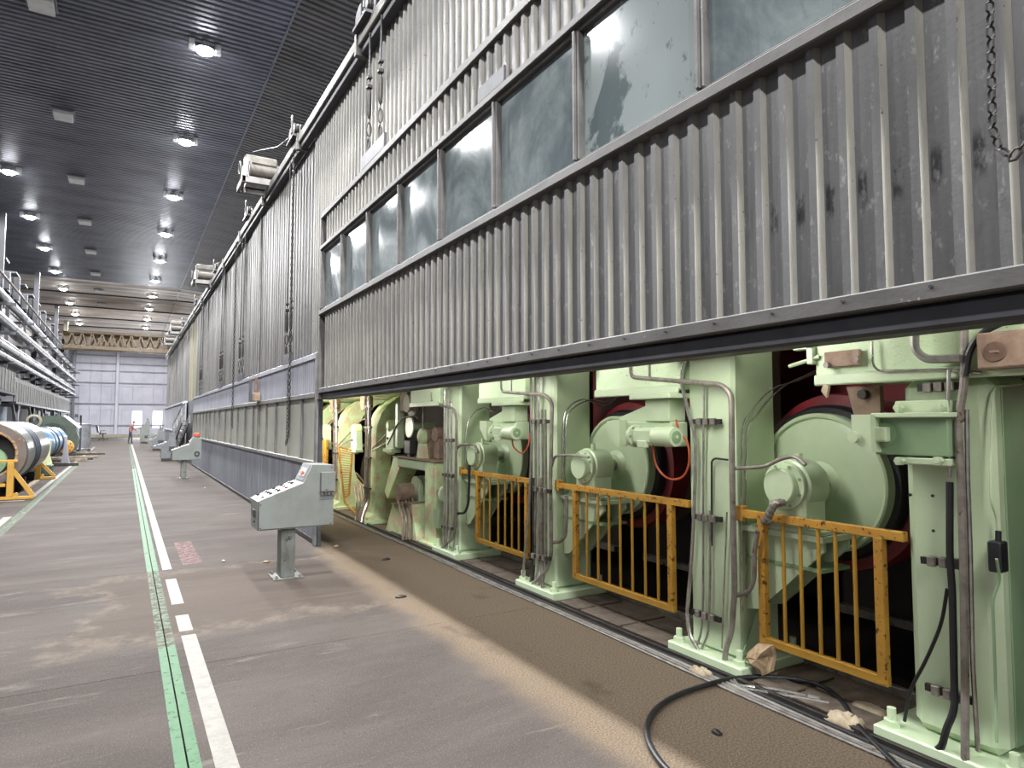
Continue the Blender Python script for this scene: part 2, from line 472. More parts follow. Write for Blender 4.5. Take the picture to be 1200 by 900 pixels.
    cur = t.mix(t.math('MULTIPLY', n4, 0.5), cur, hexc('#7d7872'))
    # brown stained repair bay between two joints
    wob = t.math('MULTIPLY', t.math('SUBTRACT', t.noise(1.2, 5, 0.65), 0.5), 1.6)
    yb = t.math('ADD', z[1], wob)
    band = t.math('MULTIPLY', t.ramp(yb, 5.5, 6.2), t.ramp(yb, 8.4, 7.9))
    band = t.math('MULTIPLY', band, t.ramp(t.math('ADD', z[0], wob), -0.5, 0.1))
    cur = t.mix(t.math('MULTIPLY', band, t.math('ADD', t.math('MULTIPLY', n2, 0.3), 0.4)), cur, hexc('#51473e'))
    rim = t.math('MULTIPLY', t.ramp(band, 0.02, 0.4), t.ramp(band, 0.9, 0.4))
    cur = t.mix(t.math('MULTIPLY', t.math('MULTIPLY', rim, 0.55), t.ramp(t.noise(5, 5, 0.7), 0.35, 0.65)), cur, hexc('#70665a'))
    # fine brown dust drifted along and under the machine
    wob2 = t.math('MULTIPLY', t.math('SUBTRACT', t.noise(2.5, 5, 0.6), 0.5), 0.3)
    dz = t.ramp(t.math('SUBTRACT', t.math('ADD', z[0], wob2), t.math('MULTIPLY', t.ramp(z[1], 8.5, 9.4), 0.42)), 2.0, 2.26)
    dn = t.ramp(t.noise(90, 4, 0.7), 0.35, 0.65)
    dust = t.mix(dn, hexc('#51473d'), hexc('#756858'))
    wet = t.ramp(t.noise(1.4, 4, 0.6, (1, 0.7, 1)), 0.60, 0.70)
    dust = t.mix(t.math('MULTIPLY', wet, 0.5), dust, hexc('#41362d'))
    cur = t.mix(t.math('MULTIPLY', dz, 0.92), cur, dust)
    oi = t.n('ShaderNodeObjectInfo'); hs = t.n('ShaderNodeHueSaturation')
    t.l(t.math('ADD', t.math('MULTIPLY', oi.outputs['Random'], 0.14), 0.93), hs.inputs['Value'])
    t.l(cur, hs.inputs['Color']); cur = hs.outputs[0]
    t.color(cur); t.pbr(0.75, 0.0)
    t.b.inputs['Specular IOR Level'].default_value = 0.02
    t.bump(t.math('ADD', t.noise(40, 5, 0.7), t.math('MULTIPLY', t.math('MULTIPLY', dn, dz), 0.7)), 0.22, 0.006)
    m['floor'] = t.m

    def worn_paint(name, a, b, lo, cover=1.0):
        t = NT(name)
        cur = t.mix(t.ramp(t.noise(9, 6, 0.7), 0.35, 0.7), hexc(a), hexc(b))
        cur = t.mix(t.math('MULTIPLY', t.ramp(t.noise(60, 4, 0.7), 0.52, 0.7), 0.5), cur, hexc('#55504b'))
        t.color(cur); t.pbr(0.7)
        wear = t.ramp(t.noise(22, 6, 0.75, (0.6, 1, 1)), lo - 0.05, lo + 0.05)
        t.l(t.math('MULTIPLY', t.math('SUBTRACT', 1.0, wear), cover), t.b.inputs['Alpha'])
        return t.m
    m['white_line'] = worn_paint('white_line_paint', '#7b786f', '#6b6861', 0.68)
    m['green_line'] = worn_paint('green_line_paint', '#2f5f36', '#28532f', 0.62, 0.95)
    m['green_faded'] = worn_paint('faded_green_line', '#5c7559', '#5d6c57', 0.5, 0.55)
    m['white_faded'] = worn_paint('faded_white_line', '#8f8c85', '#807d76', 0.55, 0.7)
    m['red_faded'] = worn_paint('faded_red_patch', '#7a4a48', '#6b4644', 0.5, 0.5)

    def emit(name, c, s):
        t = NT(name)
        t.b.inputs['Base Color'].default_value = (0.8, 0.8, 0.8, 1)
        t.b.inputs['Emission Color'].default_value = c
        t.b.inputs['Emission Strength'].default_value = s
        return t.m
    m['lamp'] = emit('lamp_glow', (0.93, 0.97, 1, 1), 90)
    m['day'] = emit('daylight_opening', (0.95, 0.97, 1, 1), 2.2)
    m['tube'] = emit('warm_tube', (1.0, 0.87, 0.62, 1), 8)
build_materials()
# ================================================================== THE SETTING
# ------------------------------------------------------------------ floor: cast slabs with joints
floor = empty('floor', (0, 0, 0), kind='structure')
MB().bx(-8.4, 8.6, -34, 85, -0.30, -0.06).build('sub_floor', MAT['dark'], floor)
_xs = [-8.3, -4.0, 0.309, 4.3, 8.5]
_ys = [-33.5, -27.5, -21.5, -15.5, -9.2, -3.0, 1.7, 5.02, 8.34, 10.6] + [10.6 + 6.0 * k for k in range(1, 13)] + [84.9]
for i in range(len(_xs) - 1):
    for j in range(len(_ys) - 1):
        g = 0.0035
        if _xs[i] >= 4.2:
            continue
        MB().bx(_xs[i] + g, _xs[i + 1] - g, _ys[j] + g, _ys[j + 1] - g, -0.06, 0.0, 0.003).build('concrete_slab', MAT['floor'], floor)
MB().bx(4.31, 8.5, -33.5, 84.9, -0.06, -0.002).build('concrete_slab', MAT['floor'], floor)

def line(name, x0, x1, y0, y1, mat, h=0.0015):
    return MB().bx(x0, x1, y0, y1, 0.0002, h).build(name, MAT[mat], floor)
line('white_stripe', 0.42, 0.522, -2, 5.74, 'white_line')
line('white_stripe', 0.415, 0.515, 5.86, 6.35, 'white_line')
line('white_stripe', 0.41, 0.51, 6.75, 7.85, 'white_line')
line('white_stripe', 0.405, 0.50, 8.36, 57, 'white_line')
for xa, xb in ((0.253, 0.3045), (0.3135, 0.367)):
    line('green_stripe', xa, xb, -2, 5.52, 'green_line')
    line('green_stripe', xa, xb, 5.52, 8.34, 'green_faded')
    line('green_stripe', xa, xb, 8.35, 27, 'green_line', 0.0012)
    line('green_stripe', xa, xb, 27, 57, 'green_faded')
line('red_patch', 0.62, 0.83, 8.55, 10.2, 'red_faded')
line('white_stripe', -1.78, -1.68, 18, 52, 'white_faded')
line('green_stripe', -1.64, -1.50, 8, 30, 'green_faded')
line('white_stripe', -1.78, -1.66, 12.0, 14.4, 'white_line')
line('white_stripe', -4.0, -1.79, 17.2, 17.34, 'white_line')

# ------------------------------------------------------------------ ceiling: ribbed deck, one sheet row per bay and slope
ceiling = empty('ceiling', (0, 0, 0), kind='structure')
RIDGE_X, CEIL_Z, SLOPE = 3.1, 11.15, 0.10
def deck(x0, x1, z0, z1, length, pitch, depth):
    m = MB(); pts = []
    n = int(round(length / pitch))
    for k in range(n):
        y = k * pitch
        pts += [(y, 0), (y + pitch * 0.50, 0), (y + pitch * 0.60, depth), (y + pitch * 0.90, depth)]
    pts.append((n * pitch, 0))
    vs = []
    for x, z in ((x0, z0), (x1, z1)):
        vs += [(x, y, z + d) for y, d in pts]
    q = len(pts)
    m.add(vs, [(k, k + 1, q + k + 1, q + k) for k in range(q - 1)])
    m.bx(x0, x1, 0, length, max(z0, z1) + depth + 0.25, max(z0, z1) + depth + 0.3)
    return m
BAY = 6.2
dl = deck(-8.4, RIDGE_X, CEIL_Z, CEIL_Z, BAY, BAY / 30, 0.05).build('deck_sheet', MAT['ceiling'], ceiling)
dr = deck(RIDGE_X, 8.6, CEIL_Z, CEIL_Z - SLOPE * (8.6 - RIDGE_X), BAY, BAY / 30, 0.05).build('deck_sheet', MAT['ceiling_right'], ceiling)
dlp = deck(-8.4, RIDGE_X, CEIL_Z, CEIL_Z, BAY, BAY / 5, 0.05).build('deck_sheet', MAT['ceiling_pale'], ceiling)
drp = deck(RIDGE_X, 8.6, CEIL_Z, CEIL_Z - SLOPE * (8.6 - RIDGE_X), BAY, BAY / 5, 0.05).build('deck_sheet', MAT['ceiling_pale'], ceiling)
y0 = 17.5 - 3.1 - 8 * BAY
first = {}
for k in range(20):
    y = y0 + k * BAY
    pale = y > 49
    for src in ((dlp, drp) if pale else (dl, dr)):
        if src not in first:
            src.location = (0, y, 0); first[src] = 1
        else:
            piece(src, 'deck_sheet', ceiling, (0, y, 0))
MB().bx(RIDGE_X - 0.025, RIDGE_X + 0.025, y0, 85, CEIL_Z - 0.012, CEIL_Z + 0.04).build('ridge_strip', MAT['ceiling'], ceiling)
for k in range(5):
    MB().bx(-8.3, 8.5, 54 + 6.2 * k, 54.12 + 6.2 * k, CEIL_Z - 0.56, CEIL_Z - 0.46).build('joist', MAT['dark'], ceiling)

# ------------------------------------------------------------------ walls
wall_back = empty('wall_back', (0, 0, 0), kind='structure')
EW = 84.0
for k in range(17):
    x = -8.4 + k
    for z0_, z1_ in ((0.0, 3.0), (3.0, 5.6), (5.6, 8.2), (8.2, 11.2)):
        if k in (9, 11) and z0_ == 0.0:
            MB().bx(x + .01, x + 0.99, EW, EW + 0.1, 0, 1.02).build('wall_panel', MAT['endwall'], wall_back)
            MB().bx(x + .01, x + 0.99, EW, EW + 0.1, 2.95, 3.0).build('wall_panel', MAT['endwall'], wall_back)
            continue
        MB().bx(x + .01, x + 0.99, EW, EW + 0.1, z0_ + .01, z1_ - .01).build('wall_panel', MAT['endwall'], wall_back)
MB().bx(-8.4, 8.6, EW + 0.55, EW + 0.6, 0, 11.2).build('outer_skin', MAT['endwall'], wall_back)
for z in (1.25, 3.6, 5.9, 7.2, 8.0, 8.9):
    MB().bx(-8.4, 8.6, EW - 0.1, EW, z, z + 0.14).build('girt', MAT['girt'], wall_back)
MB().bx(-1.05, -0.75, EW - 0.35, EW - 0.1, 0, 10.6, 0.02).build('column', MAT['endwall'], wall_back)
MB().bx(-5.0, -4.75, EW - 0.35, EW - 0.1, 0, 10.6, 0.02).build('column', MAT['girt'], wall_back)
MB().bx(-5.2, 8.6, EW - 0.6, EW - 0.36, 0, 0.35, 0.02).build('kerb', MAT['beige'], wall_back)
for n, x in enumerate((0.6, 2.6)):
    w = empty('window_%d' % (n + 1), (x + 0.5, EW, 1.0), kind='structure')
    MB().bx(x + 0.02, x + 0.98, EW + 0.05, EW + 0.08, 1.02, 2.94).build('daylight_pane', MAT['day'], w)
    MB().bx(x - 0.02, x + 0.03, EW - 0.05, EW, 1.0, 3.0).bx(x + 0.97, x + 1.02, EW - 0.05, EW, 1.0, 3.0).bx(x, x + 1, EW - 0.05, EW, 2.93, 3.0).build('frame', MAT['endwall'], w)
wall_left = empty('wall_left', (0, 0, 0), kind='structure')
for k in range(19):
    y = -33.8 + 6.2 * k
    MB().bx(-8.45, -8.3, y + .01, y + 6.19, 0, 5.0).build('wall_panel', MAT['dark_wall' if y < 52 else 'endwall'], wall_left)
    MB().bx(-8.45, -8.3, y + .01, y + 6.19, 5.0, 11.3).build('wall_panel', MAT['dark_wall'], wall_left)
wall_right = empty('wall_right', (0, 0, 0), kind='structure')
for k in range(19):
    y = -33.8 + 6.2 * k
    MB().bx(8.5, 8.65, y + .01, y + 6.19, 0, 11.3).build('wall_panel', MAT['sidewall'], wall_right)
wall_front = empty('wall_front', (0, 0, 0), kind='structure')
for k in range(6):
    MB().bx(-8.4 + 2.84 * k, -5.57 + 2.84 * k, -33.9, -33.8, 0, 11.3).build('wall_panel', MAT['sidewall'], wall_front)

# ------------------------------------------------------------------ the machine hood (its aisle side)
HX = 2.36                       # pan of the fixed upper cladding
hood = empty('wall_hood', (HX, 0, 0), kind='structure')
PIT = 0.125
def rib_sheet(width, z0, z1, depth=0.024, th=0.006):
    n = int(round(width / PIT)); front = []
    for k in range(n):
        y = k * PIT
        front += [(0, y), (0, y + 0.062), (-depth, y + 0.077), (-depth, y + 0.109), (0, y + 0.119)]
    front.append((0, n * PIT))
    back = [(x + th, y) for x, y in front][::-1]
    m = MB(); poly = front + back; q = len(poly); f = len(front)
    vs = [(p[0], p[1], z0) for p in poly] + [(p[0], p[1], z1) for p in poly]
    fs = [(k, (k + 1) % q, q + (k + 1) % q, q + k) for k in range(q)]
    for k in range(f - 1):
        fs.append((k, k + 1, q - 2 - k, q - 1 - k)); fs.append((q + k, q + k + 1, 2 * q - 2 - k, 2 * q - 1 - k))
    return m.add(vs, fs)
def lit_flanks(o, mat, depth=0.024):
    """the sloping flanks of the ribs, made paler to paint in the light they catch"""
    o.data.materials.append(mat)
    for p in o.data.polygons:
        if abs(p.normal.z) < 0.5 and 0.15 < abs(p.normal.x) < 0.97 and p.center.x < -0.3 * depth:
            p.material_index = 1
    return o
UPPER_TOP = 5.98
sh = rib_sheet(1.0, 2.55, UPPER_TOP).build('cladding_sheet', MAT['clad_upper'], None, sharp=0.3)
lit_flanks(sh, MAT['clad_flank_lit'])
for k in range(26):
    y = -16.2 + k
    o = sh if k == 0 else sh.copy()
    if k: col.objects.link(o)
    o.name = 'cladding_sheet'; o.parent = hood; o.location = (0.004 * (k % 2), y, 0)
# farther along, flat panels with lapped seams
y = 9.8; k = 0
random.seed(11)
while y < 49.5:
    if 28.2 < y < 31: w, mt = 1.1, 'beige'
    else: w, mt = random.choice((0.9, 1.2, 1.2, 1.6)), 'clad_far'
    x = HX + random.uniform(-0.03, 0.02)
    m = MB().bx(x, x + 0.05, y, y + w - 0.012, 2.55, UPPER_TOP, 0.006)
    nr = int(w / 0.2)
    for j in range(1, nr):
        m.bx(x - 0.012, x + 0.01, y + j * w / nr - 0.012, y + j * w / nr + 0.012, 2.56, UPPER_TOP - 0.02)
    m.build('flat_panel', MAT[mt], hood)
    if random.random() < 0.5:
        MB().bx(x - 0.03, x, y - 0.03, y + 0.02, 2.58, UPPER_TOP).build('seam_strip', MAT['rail'], hood)
    y += w; k += 1
HOOD_END = y
MB().bx(HX + 0.02, 8.45, -16, HOOD_END, 6.0, 6.12).build('hood_roof', MAT['dark_wall'], hood)
MB().bx(HX + 0.05, 8.45, HOOD_END - 0.05, HOOD_END + 0.05, 0, 6.0).build('hood_end', MAT['sidewall'], hood)
MB().bx(2.325, 2.345, 9.12, HOOD_END, 0.0, 2.55).build('hood_lining', MAT['dark_wall'], hood)
MB().bx(HX + 0.05, 8.45, -16.1, -16.0, 0, 6.0).build('hood_end', MAT['sidewall'], hood)

# pale lifted door ------------------------------------------------------------
DX = 2.262                       # pan of the door cladding
DYA, DYB = -3.03, 8.86
door = empty('lift_door', (DX, DYA, 2.04), 'raised corrugated grey metal lift door with a row of dusty windows over the green machine', 'door')
MULL = [8.80, 7.86, 6.87, 5.915, 4.965, 4.01, 3.025, 2.07, 1.11, 0.15, -0.8, -1.76, -2.72]
sh = rib_sheet(1.0, 2.10, 3.10).build('cladding_sheet', MAT['clad_door'], None, sharp=0.3)
lit_flanks(sh, MAT['clad_flank_lit'])
sh.parent = door
ny = 11
for k in range(ny + 1):
    y = -3.3195 + k * 1.0
    o = sh if k == 0 else piece(sh, 'cladding_sheet', door, (0, 0, 0))
    o.location = (0.003 * (k % 2), y - DYA, -2.04)
ts = rib_sheet(1.0, 4.04, 4.46).build('cladding_sheet', MAT['clad_door'], None, sharp=0.3)
lit_flanks(ts, MAT['clad_flank_lit'])
ts.parent = door
for k in range(ny + 1):
    y = -3.3195 + k * 1.0
    o = ts if k == 0 else piece(ts, 'cladding_sheet', door, (0, 0, 0))
    o.location = (0.003 * (k % 2), y - DYA, -2.04)
B = 0.006
MB().bx(2.214, 2.30, DYA - .1, DYB, 2.042, 2.108, B).build('bottom_rail', MAT['rail_door'], door)
MB().bx(2.262, 2.40, DYA - .1, DYB, 1.955, 2.040, 0.012).build('bottom_seal', MAT['rail_dark'], door)
MB().bx(2.196, 2.300, DYA - .1, DYB, 3.092, 3.152, B).bx(2.228, 2.30, DYA - .1, DYB, 3.152, 3.18, 0.004).build('sill_rail', MAT['rail_door'], door)
MB().bx(2.205, 2.300, DYA - .1, DYB, 3.985, 4.040, B).bx(2.235, 2.30, DYA - .1, DYB, 3.955, 3.985, 0.004).build('header_rail', MAT['rail_door'], door)
MB().bx(2.215, 2.300, DYA - .1, DYB, 4.425, 4.50, B).build('top_rail', MAT['rail_door'], door)
MB().bx(2.215, 2.300, DYB, DYB + 0.055, 1.955, 4.50, B).build('side_stile', MAT['rail_door'], door)
for k, y in enumerate(MULL):
    MB().bx(2.222, 2.300, y - 0.024, y + 0.024, 3.18, 3.955, B).bx(2.205, 2.225, y - 0.008, y + 0.008, 3.18, 3.955).build('mullion', MAT['rail_door'], door)
for a, b in zip(MULL[:-1], MULL[1:]):
    MB().bx(2.268, 2.276, b + 0.024, a - 0.024, 3.18, 3.955).build('window_pane', MAT['glass_splash' if 2.5 < a < 3.5 else 'glass'], door)
MB().bx(2.215, 2.236, 3.86, 4.26, 4.045, 4.165, 0.003).build('patch_plate', MAT['rail_dark'], door)
# screw heads along the bottom rail
m = MB()
for k in range(32):
    y = -0.4 + k * 0.3
    m.cyl((2.206, y, 2.085), (2.216, y, 2.085), 0.006, 8)
o = m.build('screw_row', MAT['rail_dark'], door, kind='stuff')

# closed lift doors ------------------------------------------------------------
DOORS = [(9.10, 13.60), (13.64, 18.62), (18.66, 23.30), (23.34, 28.05)]
PAN = [9.09, 9.95, 10.84, 11.90, 12.80, 13.62, 14.25, 15.30, 16.4, 17.5, 18.64, 19.95, 21.1, 22.3, 23.32, 24.3, 25.5, 26.8, 28.04]
DL = ['closed corrugated grey lift door beside the open bay, nearest of the closed ones',
      'second closed grey lift door from the open bay, with a rusty box on its seam',
      'third closed grey lift door from the open bay, behind the second console',
      'farthest of the closed grey lift doors, beside the stair']
for i, (a, b) in enumerate(DOORS):
    d = empty('lift_door', (2.27, a, 0), DL[i], 'door', 'closed lift doors along the aisle')
    low = rib_sheet(round((b - a) / PIT) * PIT, 0.05, 1.08, 0.02).build('cladding_sheet', MAT['lower_sheet'], d, sharp=0.3)
    low.location = (0.0, 0, 0)
    low.data.transform(Matrix.Translation((2.27, a, 0)))
    up = rib_sheet(round((b - a) / PIT) * PIT, 2.06, 2.54, 0.02).build('cladding_sheet', MAT['pale_sheet'], d, sharp=0.3)
    up.data.transform(Matrix.Translation((2.27, a, 0)))
    MB().bx(2.235, 2.32, a, b, 0.012, 0.07).build('bottom_rail', MAT['dark'], d)
    MB().bx(2.222, 2.30, a, b, 1.06, 1.12, B).build('sill_rail', MAT['rail'], d)
    MB().bx(2.222, 2.30, a, b, 1.99, 2.06, B).build('header_rail', MAT['rail'], d)
    MB().bx(2.228, 2.30, a, b, 2.53, 2.61, B).build('top_rail', MAT['pale_sheet'], d)
    ps = [p for p in PAN if a - 0.06 < p < b + 0.06]
    ps[0] = a + 0.02; ps[-1] = b - 0.02
    for p in ps:
        MB().bx(2.238, 2.30, p - 0.022, p + 0.022, 1.12, 1.99, B).build('mullion', MAT['rail'], d)
    for p, q in zip(ps[:-1], ps[1:]):
        MB().bx(2.272, 2.28, p + 0.022, q - 0.022, 1.12, 1.99).build('window_pane', MAT['glass_low'], d)
m = MB().bx(2.21, 2.30, 8.93, 9.03, 0.0, 2.60, 0.008)
gp = m.build('door_guide_post', MAT['rail'], None, 'upright grey guide post between raised door and closed door', 'post')
MB().bx(2.24, 2.29, 8.885, 8.925, 0.0, 1.95, 0.004).build('guide_channel', MAT['rail_dark'], gp)
# rusty box on the seam of closed doors 1 and 2
rb = empty('seam_box', (2.2, 13.6, 2.06), 'small rusty bracket box with a spindle on the closed doors', 'box')
MB().bx(2.12, 2.226, 13.3, 13.7, 2.06, 2.22, 0.01).build('body', MAT['rust_light'], rb)
MB().bx(2.08, 2.12, 13.62, 13.74, 2.06, 2.5, 0.004).build('flap', MAT['rail_dark'], rb)
MB().cyl((2.17, 13.45, 2.22), (2.17, 13.45, 2.52), 0.03, 10).build('spindle', MAT['rust'], rb)

# ------------------------------------------------------------------ gutter beam on the hood
gut = empty('hood_gutter', (2.25, 0, 6.0), 'long grey gutter beam along the top edge of the machine hood', 'beam')
y = 1.2
while y < HOOD_END - 1:
    L = 3.05
    MB().bx(2.20, 2.345, y, y + L - 0.02, 6.02, 6.16, 0.01).build('beam_length', MAT['rail_dull'], gut)
    MB().bx(2.24, 2.345, y, y + L - 0.02, 5.94, 6.02, 0.005).build('shade_strip', MAT['rail_dark'], gut)  # dark strip put in for the shade under the gutter
    MB().bx(2.18, 2.36, y - 0.05, y + 0.03, 5.92, 6.18, 0.004).build('joint_clip', MAT['rail_dull'], gut)
    y += L
# closed hood side walls beyond the doors
hd = empty('hood_screen', (2.2, 36, 0), 'pale grey panel screen under the far end of the hood behind the cabinets', 'screen')
for k in range(8):
    y = 31.5 + k * 2.1
    MB().bx(2.2, 2.26, y + 0.01, y + 2.08, 1.25, 2.5, 0.01).build('panel', MAT['pale_sheet'], hd)
    MB().bx(2.22, 2.28, y + 0.01, y + 2.08, 0.02, 1.2, 0.01).build('panel', MAT['pale_sheet'], hd)
MB().bx(2.14, 2.24, 31.5, 48.3, 1.2, 1.27).build('ledge', MAT['endwall'], hd)
MB().bx(2.14, 2.3, 31.5, 48.3, 2.5, 2.58).build('top_rail', MAT['endwall'], hd)

# stair -------------------------------------------------------------------------
st = empty('stair_flight', (2.0, 32, 0), 'grey steel stair flight with white handrail climbing to the hood beyond the closed doors', 'stair')
s0, s1 = (0, 36.6, 0.12), (0, 28.5, 1.78)
for x in (1.90, 2.16):
    MB().bar((x, s0[1], s0[2]), (x, s1[1], s1[2]), 0.05, 0.34).build('stringer', MAT['rail'], st)
for k in range(9):
    t = (k + 0.5) / 9
    yy = s0[1] + (s1[1] - s0[1]) * t; zz = s0[2] + (s1[2] - s0[2]) * t
    MB().bx(1.92, 2.14, yy - 0.2, yy + 0.2, zz, zz + 0.03).build('tread', MAT['rail_dark'], st)
h0, h1 = PX(204, 498, 1.95), PX(222, 472, 2.1)
h0.x = h1.x = 1.9
MB().tube([h0, h1], 0.035, 8).build('handrail', MAT['white_box'], st)
for t in (0.15, 0.5, 0.85):
    q = h0.lerp(h1, t); u = (q.y - s0[1]) / (s1[1] - s0[1]); zz = s0[2] + (s1[2] - s0[2]) * max(0, min(1, u))
    MB().tube([(1.9, q.y, zz if u > 0 else 0.0), q], 0.02, 6).build('baluster', MAT['white_box'], st)

# ------------------------------------------------------------------ lifting cables of the doors
def shackle_cable(px_list, top_z, low_z, x, name_label, hook_z=None, plate=True, group='lifting cables of the hood doors'):
    ys = px_list
    t = empty('lifting_cable', (x, ys[0], low_z), name_label, 'cable', group)
    for y in ys:
        L = top_z - low_z
        c = MB().tube([(x, y, low_z + 0.95), (x + 0.005, y, top_z)], 0.011, 6).build('cable', MAT['cable'], t)
        tb = MB().lathe([(0.010, 0), (0.022, 0.03), (0.026, 0.08), (0.026, 0.26), (0.022, 0.31), (0.010, 0.34)], (x, y, low_z + 0.52), (0, 0, 1), 8).build('turnbuckle', MAT['dark'], t)
        MB().ring((x, y, low_z + 0.40), 0.024, 0.010, (0.3, 1, 0), 12, 6, 3.2, (0, 0, 1)).build('eye', MAT['dark'], t)
        MB().ring((x, y, low_z + 0.22), 0.024, 0.010, (1, 0.3, 0), 12, 6, 3.2, (0, 0, 1)).build('eye', MAT['dark'], t)
        MB().bx(x - 0.03, x + 0.03, y - 0.03, y + 0.03, low_z + 0.86, low_z + 0.91, 0.01).build('clamp', MAT['dark'], t)
        MB().bx(x - 0.025, x + 0.025, y - 0.035, y + 0.035, low_z + 0.97, low_z + 1.01, 0.01).build('clamp', MAT['dark'], t)
    MB().bx(x - 0.012, x + 0.02, min(ys) - 0.16, max(ys) + 0.22, low_z, low_z + 0.16, 0.004).build('lift_plate', MAT['rail_dark'], t)
    return t
shackle_cable([6.52, 6.90], 6.25, 4.50, 2.23, 'pair of steel lifting cables with turnbuckles hooked to the raised door')
shackle_cable([10.75, 11.05], 6.1, 2.60, 2.235, 'pair of lifting cables ending on the nearest closed door, beside the thin chain')
shackle_cable([15.75, 16.2], 6.1, 2.60, 2.235, 'pair of lifting cables ending on the second closed door')
shackle_cable([19.4, 19.8], 6.1, 2.60, 2.235, 'pair of lifting cables ending on the third closed door')
shackle_cable([25.0, 25.6], 6.1, 2.60, 2.235, 'pair of lifting cables ending on the farthest closed door')

def chain(label, pts, link, wire, group='hand chains hanging on the hood'):
    t = empty('hand_chain', pts[0], label, 'chain', group)
    path = [Vector(p) for p in pts]
    # walk the polyline at link pitch
    d = 0.0; seg = 0; step = link * 1.55; pos = path[0].copy(); out = []
    rem = (path[1] - path[0]).length; dirn = (path[1] - path[0]).normalized(); done = False; acc = 0
    segl = [(path[i + 1] - path[i]).length for i in range(len(path) - 1)]; tot = sum(segl); q = 0.0
    while q < tot:
        u = q; i = 0
        while u > segl[i]: u -= segl[i]; i += 1
        dr = (path[i + 1] - path[i]).normalized(); out.append((path[i] + dr * u, dr)); q += step
    big = len(out) <= 60
    m = MB()
    for k, (p, dr) in enumerate(out):
        base = Vector((1, 0, 0)) if k % 2 else Vector((0, 1, 0))
        if abs(base.dot(dr)) > 0.8: base = Vector((0, 0, 1))
        nrm = (base - dr * base.dot(dr)).normalized()
        nrm = (nrm + dr.cross(nrm) * 0.55).normalized()
        mm = MB() if big else m
        mm.ring(p, link * 0.5, wire, nrm, 10 if big else 6, 5 if big else 4, 1.75, dr)
        if big: mm.build('link', MAT['dark'], t)
    if not big: m.build('links', MAT['dark'], t, kind='stuff')
    return t
a = PX(1160, 0, 2.13); b = PX(1163, 150, 2.13); c = PX(1170, 172, 2.13); e = PX(1186, 185, 2.13); f = PX(1214, 150, 2.13)
top = Vector((2.13, a.y, 3.6)); lowp = Vector((2.13, f.y - 0.06, 3.6))
chain('dark chain loop hanging down the raised door at the right edge of the photo', [top, a, b, c, e, f, lowp], 0.024, 0.0042)
chain('long thin chain hanging from the gutter down past the nearest closed door windows', [(2.205, 10.62, 6.0), (2.205, 10.62, 1.45), (2.18, 10.66, 1.30), (2.205, 10.72, 1.42), (2.2, 10.72, 2.5)], 0.035, 0.008)
chain('thin chain hanging in front of the second closed door', [(2.2, 16.9, 6.0), (2.2, 16.9, 1.5)], 0.04, 0.009)

# winches and pulley blocks along the gutter ---------------------------------------
def winch(y, label):
    t = empty('door_winch', (2.1, y, 6.17), label, 'winch', 'door winches on the hood gutter')
    MB().bx(1.72, 2.44, y - 0.30, y - 0.24, 6.10, 6.22, 0.005).bx(1.72, 2.44, y + 0.34, y + 0.40, 6.10, 6.22, 0.005).bx(1.72, 1.78, y - 0.3, y + 0.4, 6.10, 6.22).build('base_frame', MAT['rail'], t)
    MB().lathe([(0.17, 0), (0.17, 0.03), (0.12, 0.03), (0.12, 0.5), (0.17, 0.5), (0.17, 0.53)], (1.86, y - 0.1, 6.40), (1, 0, 0), 20).build('drum', MAT['winch_drum'], t)
    MB().bx(1.84, 2.44, y + 0.22, y + 0.5, 6.66, 6.84, 0.03).build('motor_cover', MAT['winch'], t)
    MB().bx(1.86, 2.42, y + 0.26, y + 0.44, 6.2, 6.66).build('motor_grille', MAT['dark'], t)
    for x in (1.79, 2.41):
        MB().bx(x, x + 0.03, y - 0.3, y + 0.4, 6.2, 6.56).build('cheek_plate', MAT['rail'], t)
    MB().ring((1.70, y - 0.12, 6.40), 0.11, 0.015, (1, 0, 0), 14, 6).build('hand_wheel', MAT['rail'], t)
    MB().tube([(1.9, y - 0.25, 6.7), (2.2, y - 1.1, 6.55), (2.28, y - 2.6, 6.35)], 0.012, 6).build('haul_cable', MAT['cable'], t)
    return t
winch(13.0, 'dusty motor winch with cable drum on the hood gutter, largest and nearest')
winch(23.2, 'second dusty motor winch along the hood gutter, under the dark roof')
winch(37.0, 'third motor winch on the hood gutter near the far end')
winch(42.5, 'farthest motor winch on the hood gutter, in front of the crane')
def pulley(y, label):
    t = empty('pulley_block', (2.22, y, 6.16), label, 'pulley', 'pulley blocks on the hood gutter')
    for dy in (-0.14, 0.14):
        MB().lathe([(0.09, 0), (0.09, 0.015), (0.065, 0.025), (0.065, 0.045), (0.09, 0.055), (0.09, 0.07)], (2.16, y + dy, 6.30), (1, 0, 0), 18).build('sheave', MAT['dark'], t)
    MB().bx(2.135, 2.15, y - 0.05, y + 0.05, 6.17, 6.36, 0.005).bx(2.25, 2.265, y - 0.22, y + 0.22, 6.17, 6.38, 0.01).bx(2.13, 2.27, y - 0.24, y + 0.24, 6.155, 6.19).build('bracket', MAT['rail_dark'], t)
    MB().tube(smooth_path([(2.12, y - 0.22, 6.2), (2.11, y - 0.25, 6.42), (2.14, y - 0.12, 6.5), (2.16, y + 0.02, 6.46)], 4), 0.016, 6).build('guard_hoop', MAT['rail'], t)
    return t
pulley(7.0, 'pulley block at the top of the raised door cables')
pulley(10.6, 'pulley block on the gutter between the raised door and the largest winch')
pulley(15.2, 'small dark pulley block on the gutter just beyond the largest winch')
pulley(21.2, 'pulley block on the gutter just before the second winch')
pulley(27.5, 'dark pulley block on the gutter beyond the second winch')
pulley(34.0, 'farthest pulley block on the gutter, before the third winch')
